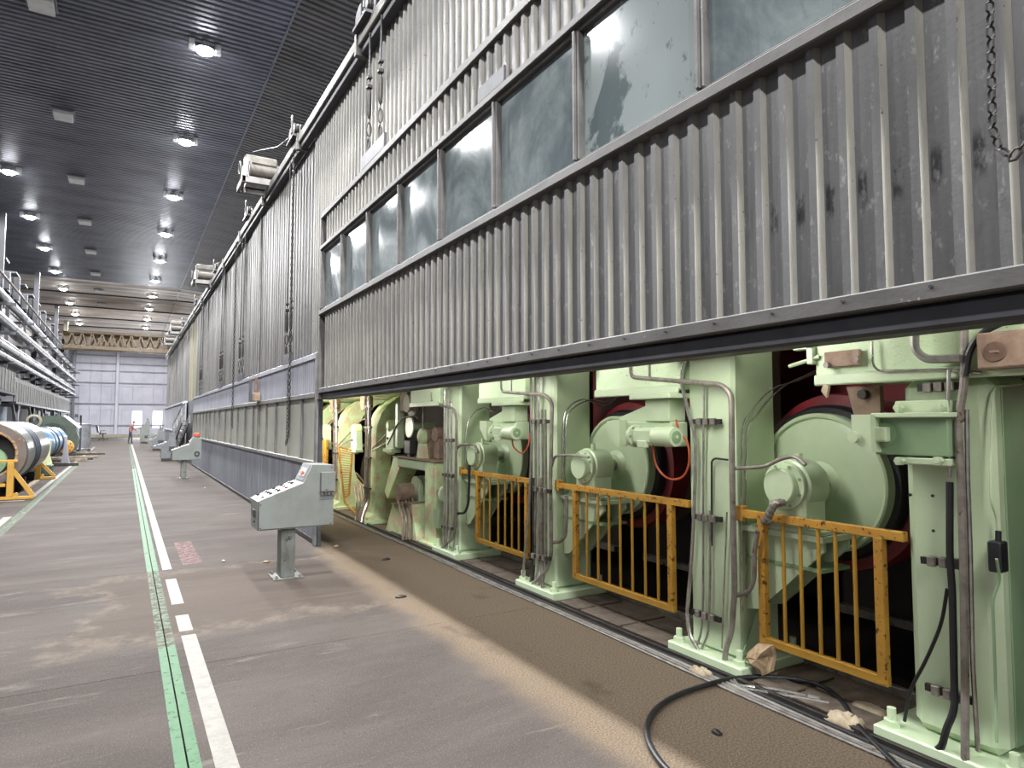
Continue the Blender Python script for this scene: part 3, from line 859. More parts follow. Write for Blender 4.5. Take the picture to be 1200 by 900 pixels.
# ================================================================== CEILING LAMPS AND VENTS
ORD = ['nearest', 'second', 'third', 'fourth', 'fifth', 'sixth', 'seventh', 'eighth', 'ninth', 'farthest']
def ceiling_lamp(x, y, label, group):
    t = empty('ceiling_lamp', (x, y, CEIL_Z), label, 'lamp', group)
    MB().lathe([(0.06, 0), (0.09, 0.10), (0.20, 0.19), (0.215, 0.22)], (x, y, CEIL_Z), (0, 0, -1), 24).build('reflector', MAT['white_box'], t)
    MB().lathe([(0.0, 0.0), (0.20, 0.0), (0.19, 0.06), (0.11, 0.10), (0.0, 0.115)], (x, y, LAMP_Z + 0.085), (0, 0, -1), 24).build('lens', MAT['lamp'], t)
    for s in (-1, 1):
        MB().bx(x + s * 0.30 - 0.07, x + s * 0.30 + 0.07, y - 0.08, y + 0.08, CEIL_Z - 0.26, CEIL_Z - 0.02, 0.01).build('ballast_box', MAT['white_box'], t)
    return t
proto = None
_in = [y for y in LAMP_YS if y > 16]
for row, (x, nm) in enumerate(((RIGHT_ROW_X, 'right'), (LEFT_ROW_X, 'left'))):
    ys = _in if row == 0 else [y for y in _in if y > 29]
    for k, y in enumerate(ys):
        o = ORD[k] if k < len(ys) - 1 else 'farthest'
        lab = 'glowing round ceiling lamp, %s one of the %s row' % (o, nm)
        if proto is None: proto = ceiling_lamp(x, y, lab, 'high bay lamps on the ceiling')
        else: dup(proto, (x, y, CEIL_Z), lab)
for y in LAMP_YS:
    for x in (RIGHT_ROW_X, LEFT_ROW_X):
        l = bpy.data.lights.new('lamp_light', 'SPOT')
        l.energy = LAMP_POWER['right' if x > 0 else 'left']; l.color = LAMP_COLOUR; l.shadow_soft_size = 0.25
        l.spot_size = radians(174); l.spot_blend = 0.25
        o = bpy.data.objects.new('lamp_light', l); o.location = (x, y, LAMP_Z - 0.33); col.objects.link(o)

vent = None
for k in range(8):
    y = 17.6 + 6.22 * k
    lab = 'pale square ceiling vent box, %s one of the middle row' % (ORD[k] if k < 7 else 'farthest')
    if vent is None:
        vent = empty('ceiling_vent', (-1.92, y, CEIL_Z), lab, 'vent', 'vent boxes on the ceiling')
        MB().bx(-2.22, -1.62, y - 0.36, y + 0.36, CEIL_Z - 0.05, CEIL_Z - 0.005, 0.01).build('collar', MAT['girt'], vent)
        MB().bx(-2.17, -1.67, y - 0.31, y + 0.31, CEIL_Z - 0.16, CEIL_Z - 0.05, 0.015).build('box', MAT['white_box'], vent)
    else: dup(vent, (-1.92, y, CEIL_Z), lab)

# ================================================================== CONTROL CONSOLES ALONG THE AISLE
PROFILE = [(1.205, 0.535), (1.975, 0.535), (1.975, 1.185), (1.745, 1.195), (1.655, 1.005), (1.195, 0.835)]
def console(oy, label, near):
    dx = 0.0
    t = empty('control_console', (1.56, oy + 0.22, 0), label, 'console', 'control consoles on posts')
    y0, y1 = oy, oy + 0.44
    MB().prism(PROFILE, 'y', y0, y1).build('cabinet', MAT['grey_paint'], t)
    # button desk plate and upright meter plate, lying on the slopes
    def slope(p, q, a, b, off, ya, yb, th=0.006):
        P, Q = Vector((p[0], 0, p[1])), Vector((q[0], 0, q[1])); d = (Q - P); n = Vector((-d.z, 0, d.x)).normalized()
        A, Bp = P + d * a + n * off, P + d * b + n * off
        vs = []
        for pt in (A, Bp, Bp + n * th, A + n * th):
            vs += [(pt.x, ya, pt.z), (pt.x, yb, pt.z)]
        return vs, [(0, 1, 3, 2), (2, 3, 5, 4), (4, 5, 7, 6), (6, 7, 1, 0), (0, 2, 4, 6), (1, 7, 5, 3)]
    low, up = (PROFILE[5], PROFILE[4]), (PROFILE[4], PROFILE[3])
    m = MB(); m.add(*slope(low[0], low[1], 0.04, 0.97, 0.0, y0 + 0.02, y1 - 0.02))
    plate = m.build('button_plate', MAT['panel_white'], t)
    m = MB(); m.add(*slope(up[0], up[1], 0.08, 0.94, 0.0, y0 + 0.06, y1 - 0.06))
    m.build('meter_plate', MAT['grey_dark'], t)
    m = MB(); m.add(*slope(up[0], up[1], 0.30, 0.76, 0.006, y0 + 0.12, y1 - 0.12))
    m.build('meter_face', MAT['screen'], t)
    P, Q = Vector((low[0][0], 0, low[0][1])), Vector((low[1][0], 0, low[1][1])); d = Q - P; n = Vector((-d.z, 0, d.x)).normalized()
    rnd = random.Random(3)
    for i in range(5):
        for j in range(3):
            c = P + d * (0.14 + 0.175 * i) + n * 0.006 + Vector((0, y0 + 0.09 + j * 0.13, 0))
            if (i, j) in ((0, 1), (4, 0)):
                continue
            if (i + j) % 3 == 0:
                MB().cyl(c, c + n * 0.014, 0.017, 10).build('push_button', MAT['black'], plate)
            elif (i, j) in ((3, 1), (4, 2)):
                MB().cyl(c, c + n * 0.016, 0.018, 10).build('push_button', MAT['orange'], plate)
            else:
                MB().cyl(c, c + n * 0.008, 0.018, 10).bx(c.x - 0.018, c.x + 0.018, c.y - 0.006, c.y + 0.006, c.z + 0.004, c.z + 0.018).build('selector_knob', MAT['black'], plate)
            MB().add(*slope(low[0], low[1], 0.14 + 0.175 * i + 0.05, 0.14 + 0.175 * i + 0.085, 0.006, c.y - 0.028, c.y + 0.028, 0.002)).build('legend_plate', MAT['rail_dark'], plate)
    c = (Vector((up[0][0], 0, up[0][1])) + Vector((up[1][0], 0, up[1][1]))) / 2 + Vector((-0.01, y0 + 0.14, 0.0))
    MB().cyl(c, c + Vector((-0.03, 0, 0.01)), 0.016, 10).bar(c + Vector((-0.03, 0, 0.01)), c + Vector((-0.04, -0.05, -0.005)), 0.018, 0.02).build('red_lever', MAT['orange'], t, 'red lever')
    MB().bx(1.188, 1.204, y0 + 0.14, y0 + 0.27, 0.655, 0.735, 0.003).build('name_plate', MAT['dark'], t)
    MB().cyl((1.204, y0 + 0.2, 0.61), (1.19, y0 + 0.2, 0.61), 0.012, 10).build('lock', MAT['black'], t)
    m = MB()
    for (px, pz) in ((1.225, 0.80), (1.225, 0.56), (1.95, 0.56), (1.95, 1.16)):
        m.cyl((px, y0 - 0.004, pz), (px, y0 + 0.002, pz), 0.007, 8)
    m.build('cover_screws', MAT['dark'], t)
    MB().bx(1.20, 1.21, y0 - 0.003, y0 + 0.0, 0.54, 0.83).bx(1.22, 1.965, y0 - 0.003, y0, 0.54, 0.548).build('cover_seam', MAT['dark'], t)
    if near:
        b = MB().bx(1.825, 1.968, y0 - 0.075, y0 - 0.001, 0.915, 1.115, 0.008).build('junction_box', MAT['grey_paint'], t)
        MB().bx(1.822, 1.971, y0 - 0.084, y0 - 0.066, 0.912, 1.118, 0.004).build('box_lid', MAT['grey_paint'], b)
        MB().bx(1.86, 1.89, y0 - 0.088, y0 - 0.084, 0.928, 0.934).build('lid_badge', MAT['black'], b)
        for k in range(4):
            x = 1.845 + k * 0.036
            MB().cyl((x, y0 - 0.04, 0.872), (x, y0 - 0.04, 0.915), 0.014, 10).cyl((x, y0 - 0.04, 0.885), (x, y0 - 0.04, 0.90), 0.019, 6).build('cable_gland', MAT['steel'], b)
        MB().bx(1.815, 1.965, y0 - 0.006, y0 - 0.001, 0.82, 0.915, 0.002).build('back_plate', MAT['grey_dark'], t)
    else:
        MB().cyl((1.86, y0 + 0.2, 1.19), (1.86, y0 + 0.2, 1.22), 0.075, 14).build('beacon_base', MAT['grey_dark'], t)
        MB().bx(1.78, 1.94, y0 + 0.12, y0 + 0.28, 1.22, 1.33, 0.02).build('beacon', MAT['orange'], t, 'orange beacon')
        MB().ring((1.86, y0 - 0.03, 0.72), 0.06, 0.014, (0, 1, 0), 14, 6).build('hanging_ring', MAT['black'], t)
    MB().bx(1.455, 1.60, oy + 0.10, oy + 0.30, 0.012, 0.535, 0.006).build('post', MAT['post'], t)
    MB().bx(1.38, 1.68, oy + 0.04, oy + 0.36, 0.0005, 0.014, 0.002).build('foot_plate', MAT['post'], t)
    for x in (1.41, 1.65):
        for y in (oy + 0.07, oy + 0.33):
            MB().cyl((x, y, 0.012), (x, y, 0.045), 0.012, 8).cyl((x, y, 0.014), (x, y, 0.030), 0.02, 6).build('anchor_bolt', MAT['steel_dirty'], t)
    return t
console(7.16, 'nearest grey control console on a steel post, with white junction box', True)
console(21.6, 'second grey control console on a post, with an orange beacon on top', False)

def cabinet(x, y, w, h, d, label, mat, arm=True):
    t = empty('control_cabinet', (x, y, 0), label, 'cabinet')
    MB().bx(x - 0.24, x + 0.24, y, y + d, 0.01, 0.12, 0.01).build('plinth', MAT['dark'], t)
    MB().prism([(x - 0.28, 0.12), (x + 0.36, 0.12), (x + 0.36, h), (x + 0.10, h), (x - 0.02, h - 0.42), (x - 0.28, h - 0.52)], 'y', y, y + d).build('body', MAT[mat], t)
    MB().prism([(x - 0.55, h - 0.62), (x - 0.28, h - 0.68), (x - 0.02, h - 0.42), (x - 0.06, h - 0.38), (x - 0.55, h - 0.56)], 'y', y - 0.02, y + d + 0.02).build('desk_top', MAT[mat], t)
    for k in range(4):
        MB().cyl((x - 0.42 + 0.09 * k, y + 0.12 + 0.1 * (k % 2), h - 0.56 + 0.03 * k), (x - 0.43 + 0.09 * k, y + 0.12 + 0.1 * (k % 2), h - 0.49 + 0.03 * k), 0.022, 8).build('knob', MAT['black'], t)
    MB().bx(x + 0.02, x + 0.30, y - 0.02, y, 0.42, 0.62, 0.005).build('socket_panel', MAT['rail_dark'], t)
    for k in range(3):
        MB().cyl((x + 0.06 + 0.09 * k, y - 0.06, 0.5), (x + 0.06 + 0.09 * k, y - 0.02, 0.5), 0.028, 10).build('socket', MAT['black'], t)
    MB().bx(x + 0.14, x + 0.26, y + 0.1, y + 0.25, h, h + 0.22, 0.02).build('signal_box', MAT['grey_dark'], t)
    return t
cabinet(1.62, 31.7, 0.7, 1.20, 0.55, 'dark grey floor cabinet with desk top behind the second console', 'grey_dark')
cabinet(1.66, 43.6, 0.7, 1.15, 0.5, 'small grey cabinet further back behind the dark cabinet', 'grey_dark')
cabinet(1.95, 52.5, 0.7, 1.2, 0.5, 'pale grey cabinet near the hood end, before the far doorway', 'grey_paint')
cabinet(1.32, 59.5, 0.7, 1.75, 0.5, 'tall pale grey cabinet the person leans towards', 'grey_paint')

# ================================================================== PERSON
def figure(name, loc, label):
    root = empty(name, loc, label, 'person')
    V = [(0, 0, 0.93), (0.02, 0, 1.12), (0.08, 0, 1.30), (0.13, 0, 1.44), (0.17, 0, 1.52), (0.21, 0, 1.60), (0.23, 0, 1.68),
         (0.12, 0.17, 1.42), (0.22, 0.21, 1.16), (0.42, 0.17, 1.04), (0.50, 0.15, 1.02),
         (0.12, -0.17, 1.42), (0.20, -0.22, 1.16), (0.40, -0.18, 1.02), (0.49, -0.16, 1.00),
         (-0.02, 0.09, 0.88), (-0.06, 0.10, 0.50), (-0.14, 0.10, 0.10), (-0.03, 0.10, 0.04),
         (0.02, -0.09, 0.88), (0.09, -0.10, 0.50), (0.08, -0.10, 0.10), (0.20, -0.10, 0.04)]
    E = [(0, 1), (1, 2), (2, 3), (3, 4), (4, 5), (5, 6), (3, 7), (7, 8), (8, 9), (9, 10), (3, 11), (11, 12), (12, 13), (13, 14),
         (0, 15), (15, 16), (16, 17), (17, 18), (0, 19), (19, 20), (20, 21), (21, 22)]
    R = [.145, .13, .15, .13, .06, .09, .085, .065, .05, .04, .035, .065, .05, .04, .035, .095, .068, .052, .042, .095, .068, .052, .042]
    # fingers
    for h, sy in ((10, 1), (14, -1)):
        hx = Vector(V[h])
        for k in range(5):
            b = hx + Vector((0.05, 0.03 - 0.015 * k, 0.0)) if k < 4 else hx + Vector((0.0, 0.045 * -sy, 0.01))
            tip = b + (Vector((0.055 - 0.008 * abs(k - 1), 0, -0.03)) if k < 4 else Vector((0.05, -0.01 * sy, -0.01)))
            i = len(V); V.append(tuple(b)); V.append(tuple(tip)); E += [(h, i), (i, i + 1)]; R += [0.010, 0.008]
    me = bpy.data.meshes.new('body')
    me.from_pydata(V, E, [])
    o = bpy.data.objects.new('body', me); col.objects.link(o)
    sk = o.modifiers.new('skin', 'SKIN'); sk.use_smooth_shade = True
    for i, d in enumerate(me.skin_vertices[0].data):
        d.radius = (R[i], R[i] * (1.0 if i > 3 else 1.2)); d.use_root = (i == 0)
    sub = o.modifiers.new('sub', 'SUBSURF'); sub.levels = sub.render_levels = 1
    bpy.context.view_layer.update()
    ev = o.evaluated_get(bpy.context.evaluated_depsgraph_get())
    nm = bpy.data.meshes.new_from_object(ev)
    bpy.data.objects.remove(o)
    for k in ('skin', 'shirt', 'trousers', 'shoe'): nm.materials.append(MAT[k])
    for p in nm.polygons:
        c = p.center; p.use_smooth = True
        if c.z > 1.54 or (c.x > 0.40 and c.z > 0.9): p.material_index = 0
        elif c.z > 0.93: p.material_index = 1
        elif c.z > 0.10: p.material_index = 2
        else: p.material_index = 3
    b = bpy.data.objects.new('body', nm); col.objects.link(b); b.parent = root
    hc = Vector((0.215, 0, 1.66)) + Vector(loc)
    m = MB().lathe([(0.0, 0.115), (0.06, 0.105), (0.095, 0.06), (0.104, 0.0), (0.098, -0.04)], hc + Vector((-0.012, 0, 0.005)), (-0.25, 0, 1), 14)
    m.build('hair', MAT['hair'], root)
    for s in (-1, 1):
        MB().lathe([(0, .014), (.014, 0), (0, -.014)], hc + Vector((0.085, 0.033 * s, -0.005)), (1, 0, 0), 8).build('eye', MAT['hair'], root)
        MB().lathe([(0, .02), (.026, 0), (0, -.02)], hc + Vector((0.0, 0.098 * s, -0.02)), (0, 1, 0), 8).build('ear', MAT['skin'], root)
    MB().cyl(hc + Vector((0.075, 0, 0.0)), hc + Vector((0.108, 0, -0.035)), 0.008, 8, 0.018).build('nose', MAT['skin'], root)
    MB().bx(hc.x + 0.078, hc.x + 0.09, hc.y - 0.025, hc.y + 0.025, hc.z - 0.065, hc.z - 0.058).build('mouth', MAT['shirt'], root)
    return root
figure('person', (0.36, 58.8, 0.0), 'person in faded red shirt and grey trousers leaning towards a tall cabinet')

# office chair far left of the aisle
def office_chair(x, y):
    t = empty('office_chair', (x, y, 0), 'black office chair standing alone far down the aisle', 'chair')
    MB().bx(x - 0.25, x + 0.25, y - 0.24, y + 0.24, 0.46, 0.54, 0.03).build('seat', MAT['black'], t)
    R_ = Matrix.Rotation(radians(-12), 4, 'Y')
    MB().bx(-0.08, 0.05, -0.25, 0.25, 0.0, 0.55, 0.03, Matrix.Translation((x - 0.27, y, 0.58)) @ R_).build('backrest', MAT['black'], t)
    MB().bar((x - 0.1, y, 0.46), (x - 0.28, y, 0.62), 0.06, 0.02).build('back_bar', MAT['dark'], t)
    MB().cyl((x, y, 0.12), (x, y, 0.46), 0.03, 10).build('column', MAT['dark'], t)
    for k in range(5):
        a = 2 * pi * k / 5
        p = Vector((x + 0.28 * cos(a), y + 0.28 * sin(a), 0.075))
        MB().bar((x, y, 0.13), p + Vector((0, 0, 0.03)), 0.05, 0.03).build('foot', MAT['dark'], t)
        MB().cyl(p + Vector((0, -0.015, -0.035)), p + Vector((0, 0.015, -0.035)), 0.038, 10).build('castor', MAT['black'], t)
    for s in (-1, 1):
        MB().tube([(x - 0.15, y + 0.27 * s, 0.5), (x - 0.15, y + 0.29 * s, 0.7), (x + 0.12, y + 0.29 * s, 0.72)], 0.02, 6).build('armrest', MAT['black'], t)
office_chair(-1.75, 71)
bpy.data.objects['office_chair'].scale = (1.3, 1.3, 1.25)

# ================================================================== LEFT SIDE OF THE HALL
# large steel roll on a yellow stand
def steel_roll():
    c = Vector((-2.52, 0, 0.96)); r = 0.70; yf, yb = 17.9, 22.6
    t = empty('steel_roll', (c.x, yf, 0.26), 'large grey steel roll with open end on yellow stands, left edge of the aisle', 'roll')
    ax = Vector((0, 1, 0)); o = Vector((c.x, yf, c.z))
    MB().lathe([(r - 0.02, 0.0), (r, 0.02), (r, 1.15), (r, yb - yf - 0.02), (r - 0.02, yb - yf)], o, ax, 48, caps=False).build('shell', MAT['roll_steel'], t)
    MB().lathe([(0.47, -0.03), (r - 0.03, -0.03), (r - 0.02, 0.0)], o, ax, 48, caps=False).build('end_face', MAT['roll_face'], t)
    MB().lathe([(0.47, -0.035), (0.52, -0.04), (0.52, -0.03)], o, ax, 48, caps=False).build('rust_rim', MAT['rust_light'], t)
    MB().lathe([(0.47, -0.03), (0.45, 0.6), (0.0, 0.62)], o, ax, 40, caps=False).build('bore', MAT['dark'], t)
    for k in range(22):
        a = 2 * pi * k / 22
        p = o + Vector((0.495 * cos(a), -0.035, 0.495 * sin(a)))
        MB().cyl(p, p - ax * 0.03, 0.024, 6).build('bolt', MAT['yellow'], t)
    for h in (1.35, 1.75, 2.15):
        MB().lathe([(r + 0.002, h), (r + 0.02, h + 0.03), (r + 0.02, h + 0.22), (r + 0.002, h + 0.25)], o, ax, 48).build('strap', MAT['strap'], t)
    MB().lathe([(0.30, -0.06), (0.32, 0.0), (0.24, 0.25), (0.2, 0.6)], o + Vector((0.02, 0.02, -0.16)), ax, 20).build('journal_cover', MAT['green_dark'], t, 'pale green journal cover')
    return t
steel_roll()
def roll_stand(x0, x1, y, top, label):
    t = empty('roll_stand', ((x0 + x1) / 2, y, 0), label, 'stand', 'yellow stands under the rolls')
    MB().bx(x0, x1, y - 0.06, y + 0.06, 0.002, 0.07, 0.008).build('base_beam', MAT['yellow_clean'], t)
    for s, x in ((1, x1 - 0.42), (-1, x0 + 0.42)):
        MB().bx(x - 0.06, x + 0.06, y - 0.06, y + 0.06, 0.07, top, 0.008).build('upright', MAT['yellow_clean'], t)
        MB().bar((x + s * 0.03, y, top * 0.80), (x + s * 0.40, y, 0.07), 0.08, 0.09, (0, 1, 0)).build('brace', MAT['yellow_clean'], t)
        MB().cyl((x + 0.1 * s, y - 0.03, 0.10), (x + 0.1 * s, y + 0.03, 0.10), 0.05, 12).build('lug', MAT['yellow_clean'], t)
    MB().bx(x0 + 0.3, x1 - 0.3, y - 0.05, y + 0.05, top, top + 0.05, 0.006).build('top_beam', MAT['yellow_clean'], t)
    MB().bx(x0 + 0.5, x1 - 0.5, y - 0.04, y + 0.04, 0.28, 0.35, 0.006).build('cross_beam', MAT['yellow_clean'], t)
    return t
roll_stand(-3.45, -1.66, 17.55, 0.80, 'yellow welded roll stand in front of the large steel roll')
roll_stand(-3.35, -1.72, 23.4, 0.62, 'yellow roll stand behind the large steel roll, before the blue roll')
t = empty('roll_bearer', (-2.45, 20.5, 0), 'dark steel bearer under the large steel roll', 'bearer')
MB().bx(-2.95, -2.05, 19.7, 19.9, 0.0, 0.33, 0.01).build('saddle', MAT['dark'], t)
MB().bx(-2.95, -2.05, 21.6, 21.8, 0.0, 0.33, 0.01).build('saddle', MAT['dark'], t)
MB().bx(-2.2, -1.95, 19.7, 21.8, 0.0, 0.1, 0.01).build('runner', MAT['pallet'], t)

def wrapped_roll():
    t = empty('wrapped_roll', (-2.55, 26.5, 0.3), 'roll partly wrapped in blue plastic beyond the large steel roll', 'roll')
    o = Vector((-2.58, 26.0, 0.92)); ax = (0, 1, 0)
    MB().lathe([(0.0, -0.02), (0.5, 0.0), (0.56, 0.1), (0.55, 0.6), (0.57, 1.2), (0.55, 2.2), (0.56, 3.2), (0.55, 6.5), (0.48, 6.6), (0, 6.62)], o, ax, 40).build('wrap', MAT['blue_wrap'], t)
    for h in (1.1, 2.4, 4.2):
        MB().lathe([(0.562, h), (0.585, h + 0.02), (0.585, h + 0.16), (0.562, h + 0.18)], o, ax, 40).build('strap', MAT['strap'], t)
    MB().lathe([(0.12, 6.62), (0.12, 7.3), (0.0, 7.3)], o, ax, 16).build('journal', MAT['roll_steel'], t)
    return t
wrapped_roll()
t = empty('green_cradle', (-2.2, 25.2, 0), 'pale green tapered cradle between steel roll and blue roll', 'cradle')
MB().prism([(-2.62, 0.34), (-1.95, 0.34), (-2.02, 0.62), (-1.98, 1.12), (-2.1, 1.12), (-2.4, 0.5)], 'y', 24.7, 25.3).build('saddle', MAT['green_dirty'], t)
MB().bx(-2.62, -1.92, 24.6, 25.4, 0.0, 0.33, 0.02).build('block', MAT['dark_green'], t)
t = empty('plastic_drape', (-1.98, 31.5, 0), 'pale lilac plastic sheet hanging beside the blue wrapped roll', 'sheet')
MB().prism([(-2.12, 0.02), (-1.86, 0.02), (-1.95, 0.5), (-1.99, 1.1), (-2.03, 1.1), (-2.06, 0.5)], 'y', 31.0, 31.7).build('sheet', MAT['pale_sheet'], t)

def gear_housing():
    x, y = -2.9, 38.5
    t = empty('gear_housing', (x, y, 0), 'big dark green gear housing with a round dark opening on the left', 'machine part')
    poly = [(x - 1.2, 0.05), (x + 0.75, 0.05), (x + 0.95, 0.9), (x + 0.72, 1.55), (x + 0.25, 1.95), (x - 0.45, 1.98), (x - 1.05, 1.6), (x - 1.3, 0.9)]
    MB().prism(poly, 'y', y, y + 1.3).build('casting', MAT['dark_green'], t)
    MB().lathe([(0.32, 0.02), (0.34, -0.12), (0.48, -0.14), (0.52, 0.02)], (x - 0.1, y, 1.15), (0, 1, 0), 28, caps=False).build('opening_ring', MAT['dark_green'], t)
    MB().lathe([(0.32, -0.1), (0.30, -0.02), (0.0, -0.01)], (x - 0.1, y, 1.15), (0, 1, 0), 28, caps=False).build('opening', MAT['black'], t)
    for k in range(5):
        MB().cyl((x - 0.8 + 0.4 * k, y + 0.3, 1.9), (x - 0.8 + 0.4 * k, y + 0.3, 2.06), 0.07, 10).build('cap_bolt', MAT['dark_green'], t)
    MB().prism([(x + 0.28, 1.96), (x + 0.95, 1.35), (x + 1.02, 1.42), (x + 0.36, 2.02)], 'y', y + 0.1, y + 0.9).build('pale_cover', MAT['white_box'], t, 'pale sloping cover')
    MB().lathe([(0.22, 0), (0.32, 0.02), (0.32, 0.12), (0.22, 0.14), (0.22, 0)], (x - 0.85, y - 0.2, 1.72), (0, 1, 0), 24).build('flange', MAT['beige'], t, 'cream bolted flange')
gear_housing()
t = empty('flanged_roll', (-2.2, 37.0, 0), 'short roll with yellow flange lying before the grey tank', 'roll')
MB().lathe([(0.0, 0), (0.12, 0.0), (0.12, -0.04), (0.30, 0.0), (0.32, 0.06), (0.30, 0.1), (0.2, 0.12), (0.2, 1.2), (0, 1.2)], (-2.35, 37.0, 0.50), (0, 1, 0), 32).build('flange', MAT['yellow'], t)
for k in range(8):
    a = 2 * pi * k / 8
    MB().cyl((-2.35 + 0.22 * cos(a), 36.95, 0.50 + 0.22 * sin(a)), (-2.35 + 0.22 * cos(a), 37.02, 0.50 + 0.22 * sin(a)), 0.035, 8).build('bolt', MAT['rust'], t)
MB().bx(-2.7, -2.0, 37.1, 38.0, 0.0, 0.29, 0.01).build('bearer', MAT['dark'], t)

TX = -2.22
t = empty('grey_tank', (TX, 43.8, 0), 'tall grey cylindrical tank with dark strap on a low pallet', 'tank')
MB().lathe([(0.0, 0.0), (0.57, 0.0), (0.60, 0.04), (0.57, 0.08), (0.57, 1.36), (0.60, 1.4), (0.57, 1.45), (0.0, 1.47)], (TX, 43.8, 0.14), (0, 0, 1), 32).build('vessel', MAT['tank'], t)
MB().bx(TX + 0.05, TX + 0.15, 43.20, 43.225, 0.16, 1.66).build('strap', MAT['strap'], t)
MB().cyl((TX + 0.08, 43.5, 1.6), (TX + 0.08, 43.5, 2.05), 0.05, 10).build('lever', MAT['black'], t)
for x in (TX - 0.5, TX, TX + 0.5):
    MB().bx(x - 0.06, x + 0.06, 43.25, 44.4, 0.0, 0.13, 0.01).build('runner', MAT['dark'], t)
for k, (x0, x1, y, z, m_) in enumerate([(-3.3, -1.35, 33.2, 0.12, 'pallet'), (-3.2, -1.2, 34.6, 0.1, 'dark'), (-3.0, -1.05, 36.0, 0.1, 'pallet'), (-2.9, -1.5, 30.0, 0.12, 'dark'), (-2.8, -1.1, 41.5, 0.1, 'pallet'), (-2.6, -0.85, 39.8, 0.08, 'dark')]):
    lab = ['pale timber bearer on the floor beside the blue wrapped roll', 'dark timber bearer on the floor just beyond the blue roll', 'pale timber bearer on the floor before the yellow flange',
           'dark timber bearer on the floor under the blue wrapped roll', 'pale timber bearer on the floor before the grey tank', 'dark long steel bearer poking into the aisle before the grey tank'][k]
    b = MB().bx(x0, x1, y, y + 0.14, 0.001, z, 0.008).build('floor_bearer', MAT[m_], None, lab, 'bearer', 'bearers on the floor at the left')

# mezzanine along the left
mz = empty('mezzanine', (-4.4, 45, 2.9), 'pale ribbed mezzanine front along the left of the hall', 'mezzanine')
k = 0
y = 20.0
while y < 70:
    w = 0.85
    zb = 2.95 if y < 37 else 2.55
    MB().bx(-4.42, -4.36, y, y + w - 0.06, zb + 0.05, zb + (1.0 if y < 37 else 1.15), 0.01).bx(-4.38, -4.33, y + 0.3, y + 0.42, zb + 0.05, zb + 0.95).build('cladding_panel', MAT['mezz'], mz)
    y += w
MB().bx(-8.2, -4.3, 18, 37, 2.86, 2.98).build('deck', MAT['dark'], mz)
MB().bx(-8.2, -4.3, 37, 70, 2.5, 2.6).build('deck', MAT['dark'], mz)
for k in range(8):
    y = 21.0 + 6.2 * k
    MB().bx(-4.75, -4.5, y, y + 0.22, 0.0, 10.3 if k % 2 == 0 else 2.7, 0.01).build('column', MAT['girt' if k % 2 else 'steelwork'], mz)
    MB().bar((-4.62, y + 0.1, 1.7), (-4.62, y + 1.5, 2.6), 0.1, 0.1, (1, 0, 0)).build('brace', MAT['girt'], mz)
    MB().bar((-4.62, y + 0.1, 1.7), (-4.62, y - 1.3, 2.6), 0.1, 0.1, (1, 0, 0)).build('brace', MAT['girt'], mz)
MB().bx(-5.6, -5.5, 20, 74, 0.0, 2.6).build('back_sheet', MAT['dark_wall'], mz)
MB().bx(-5.49, -5.42, 38.3, 43.4, 0.0, 2.45).build('blue_panel', MAT['blue_panel'], mz, 'light blue panel')
MB().bx(-5.49, -5.42, 58, 70, 0.0, 2.5).build('pale_panel', MAT['endwall'], mz)

rack = empty('pipe_rack', (-4.8, 50, 4.5), 'dark steel pipe rack frame over the mezzanine', 'rack')
for k in range(9):
    y = 27.0 + 6.2 * k
    MB().bx(-5.15, -5.0, y, y + 0.15, 2.9, 8.9, 0.01).build('upright', MAT['steelwork'], rack)
    for z in (4.15, 5.35, 6.55):
        MB().bx(-5.15, -4.0, y + 0.02, y + 0.13, z - 0.12, z, 0.005).build('arm', MAT['steelwork'], rack)
    MB().bar((-5.05, y + 0.2, 7.3), (-4.2, y + 0.2, 6.6), 0.06, 0.06).build('strut', MAT['girt'], rack)
    MB().bx(-4.7, -4.62, y + 1.5, y + 1.62, 5.9, 6.9).build('hanger', MAT['white_box'], rack)
MB().bx(-5.35, -5.25, 26, 80, 3.4, 8.3).build('backing', MAT['blackpit'], rack)
PIPES = [(-4.45, 6.78, 0.17, 'uppermost thick pale lagged pipe along the left wall'), (-4.3, 5.72, 0.17, 'second thick pale pipe from the top along the left wall'),
         (-4.62, 5.12, 0.11, 'thin pale pipe below the two thick ones on the left'), (-4.3, 4.72, 0.13, 'pale pipe above the lowest pipe on the left'), (-4.2, 4.25, 0.12, 'lowest pale pipe over the mezzanine front')]
for k, (x, z, r, lab) in enumerate(PIPES):
    t = empty('wall_pipe', (x, 24, z), lab, 'pipe', 'pale pipes along the left wall')
    y = 24.0 + 0.7 * k
    end = 78 - 1.2 * k
    while y < end:
        L = min(5.2, end - y)
        MB().cyl((x, y, z), (x, y + L - 0.03, z), r, 16).build('pipe_length', MAT['pipe_pale'], t)
        MB().cyl((x, y - 0.06, z), (x, y + 0.03, z), r * 1.12, 16).build('clamp_band', MAT['girt'], t)
        y += L
    MB().lathe([(r, 0), (r * 0.9, 0.05), (0, 0.08)], (x, end, z), (0, 1, 0), 14).build('end_cap', MAT['white_box'], t)
t = empty('crane_runway', (-4.9, 50, 7.6), 'dark crane runway girder with yellow walkway rail, high on the left', 'runway')
MB().bx(-5.3, -5.0, 22, 82, 7.9, 8.6, 0.01).build('girder', MAT['steelwork'], t)
MB().tube([(-4.45, 24, 7.62), (-4.45, 62, 7.72)], 0.045, 8).build('walkway_rail', MAT['crane'], t)
for k in range(16):
    y = 24.5 + 3.1 * k
    MB().bx(-4.98, -4.72, y, y + 0.25, 7.7 - 0.0, 8.9 if k % 2 else 8.5, 0.01).build('bracket', MAT['steelwork'], t)
    MB().bx(-5.25, -4.6, y + 0.9, y + 1.9, 8.62, 8.7).build('cover_plate', MAT['steelwork'], t)

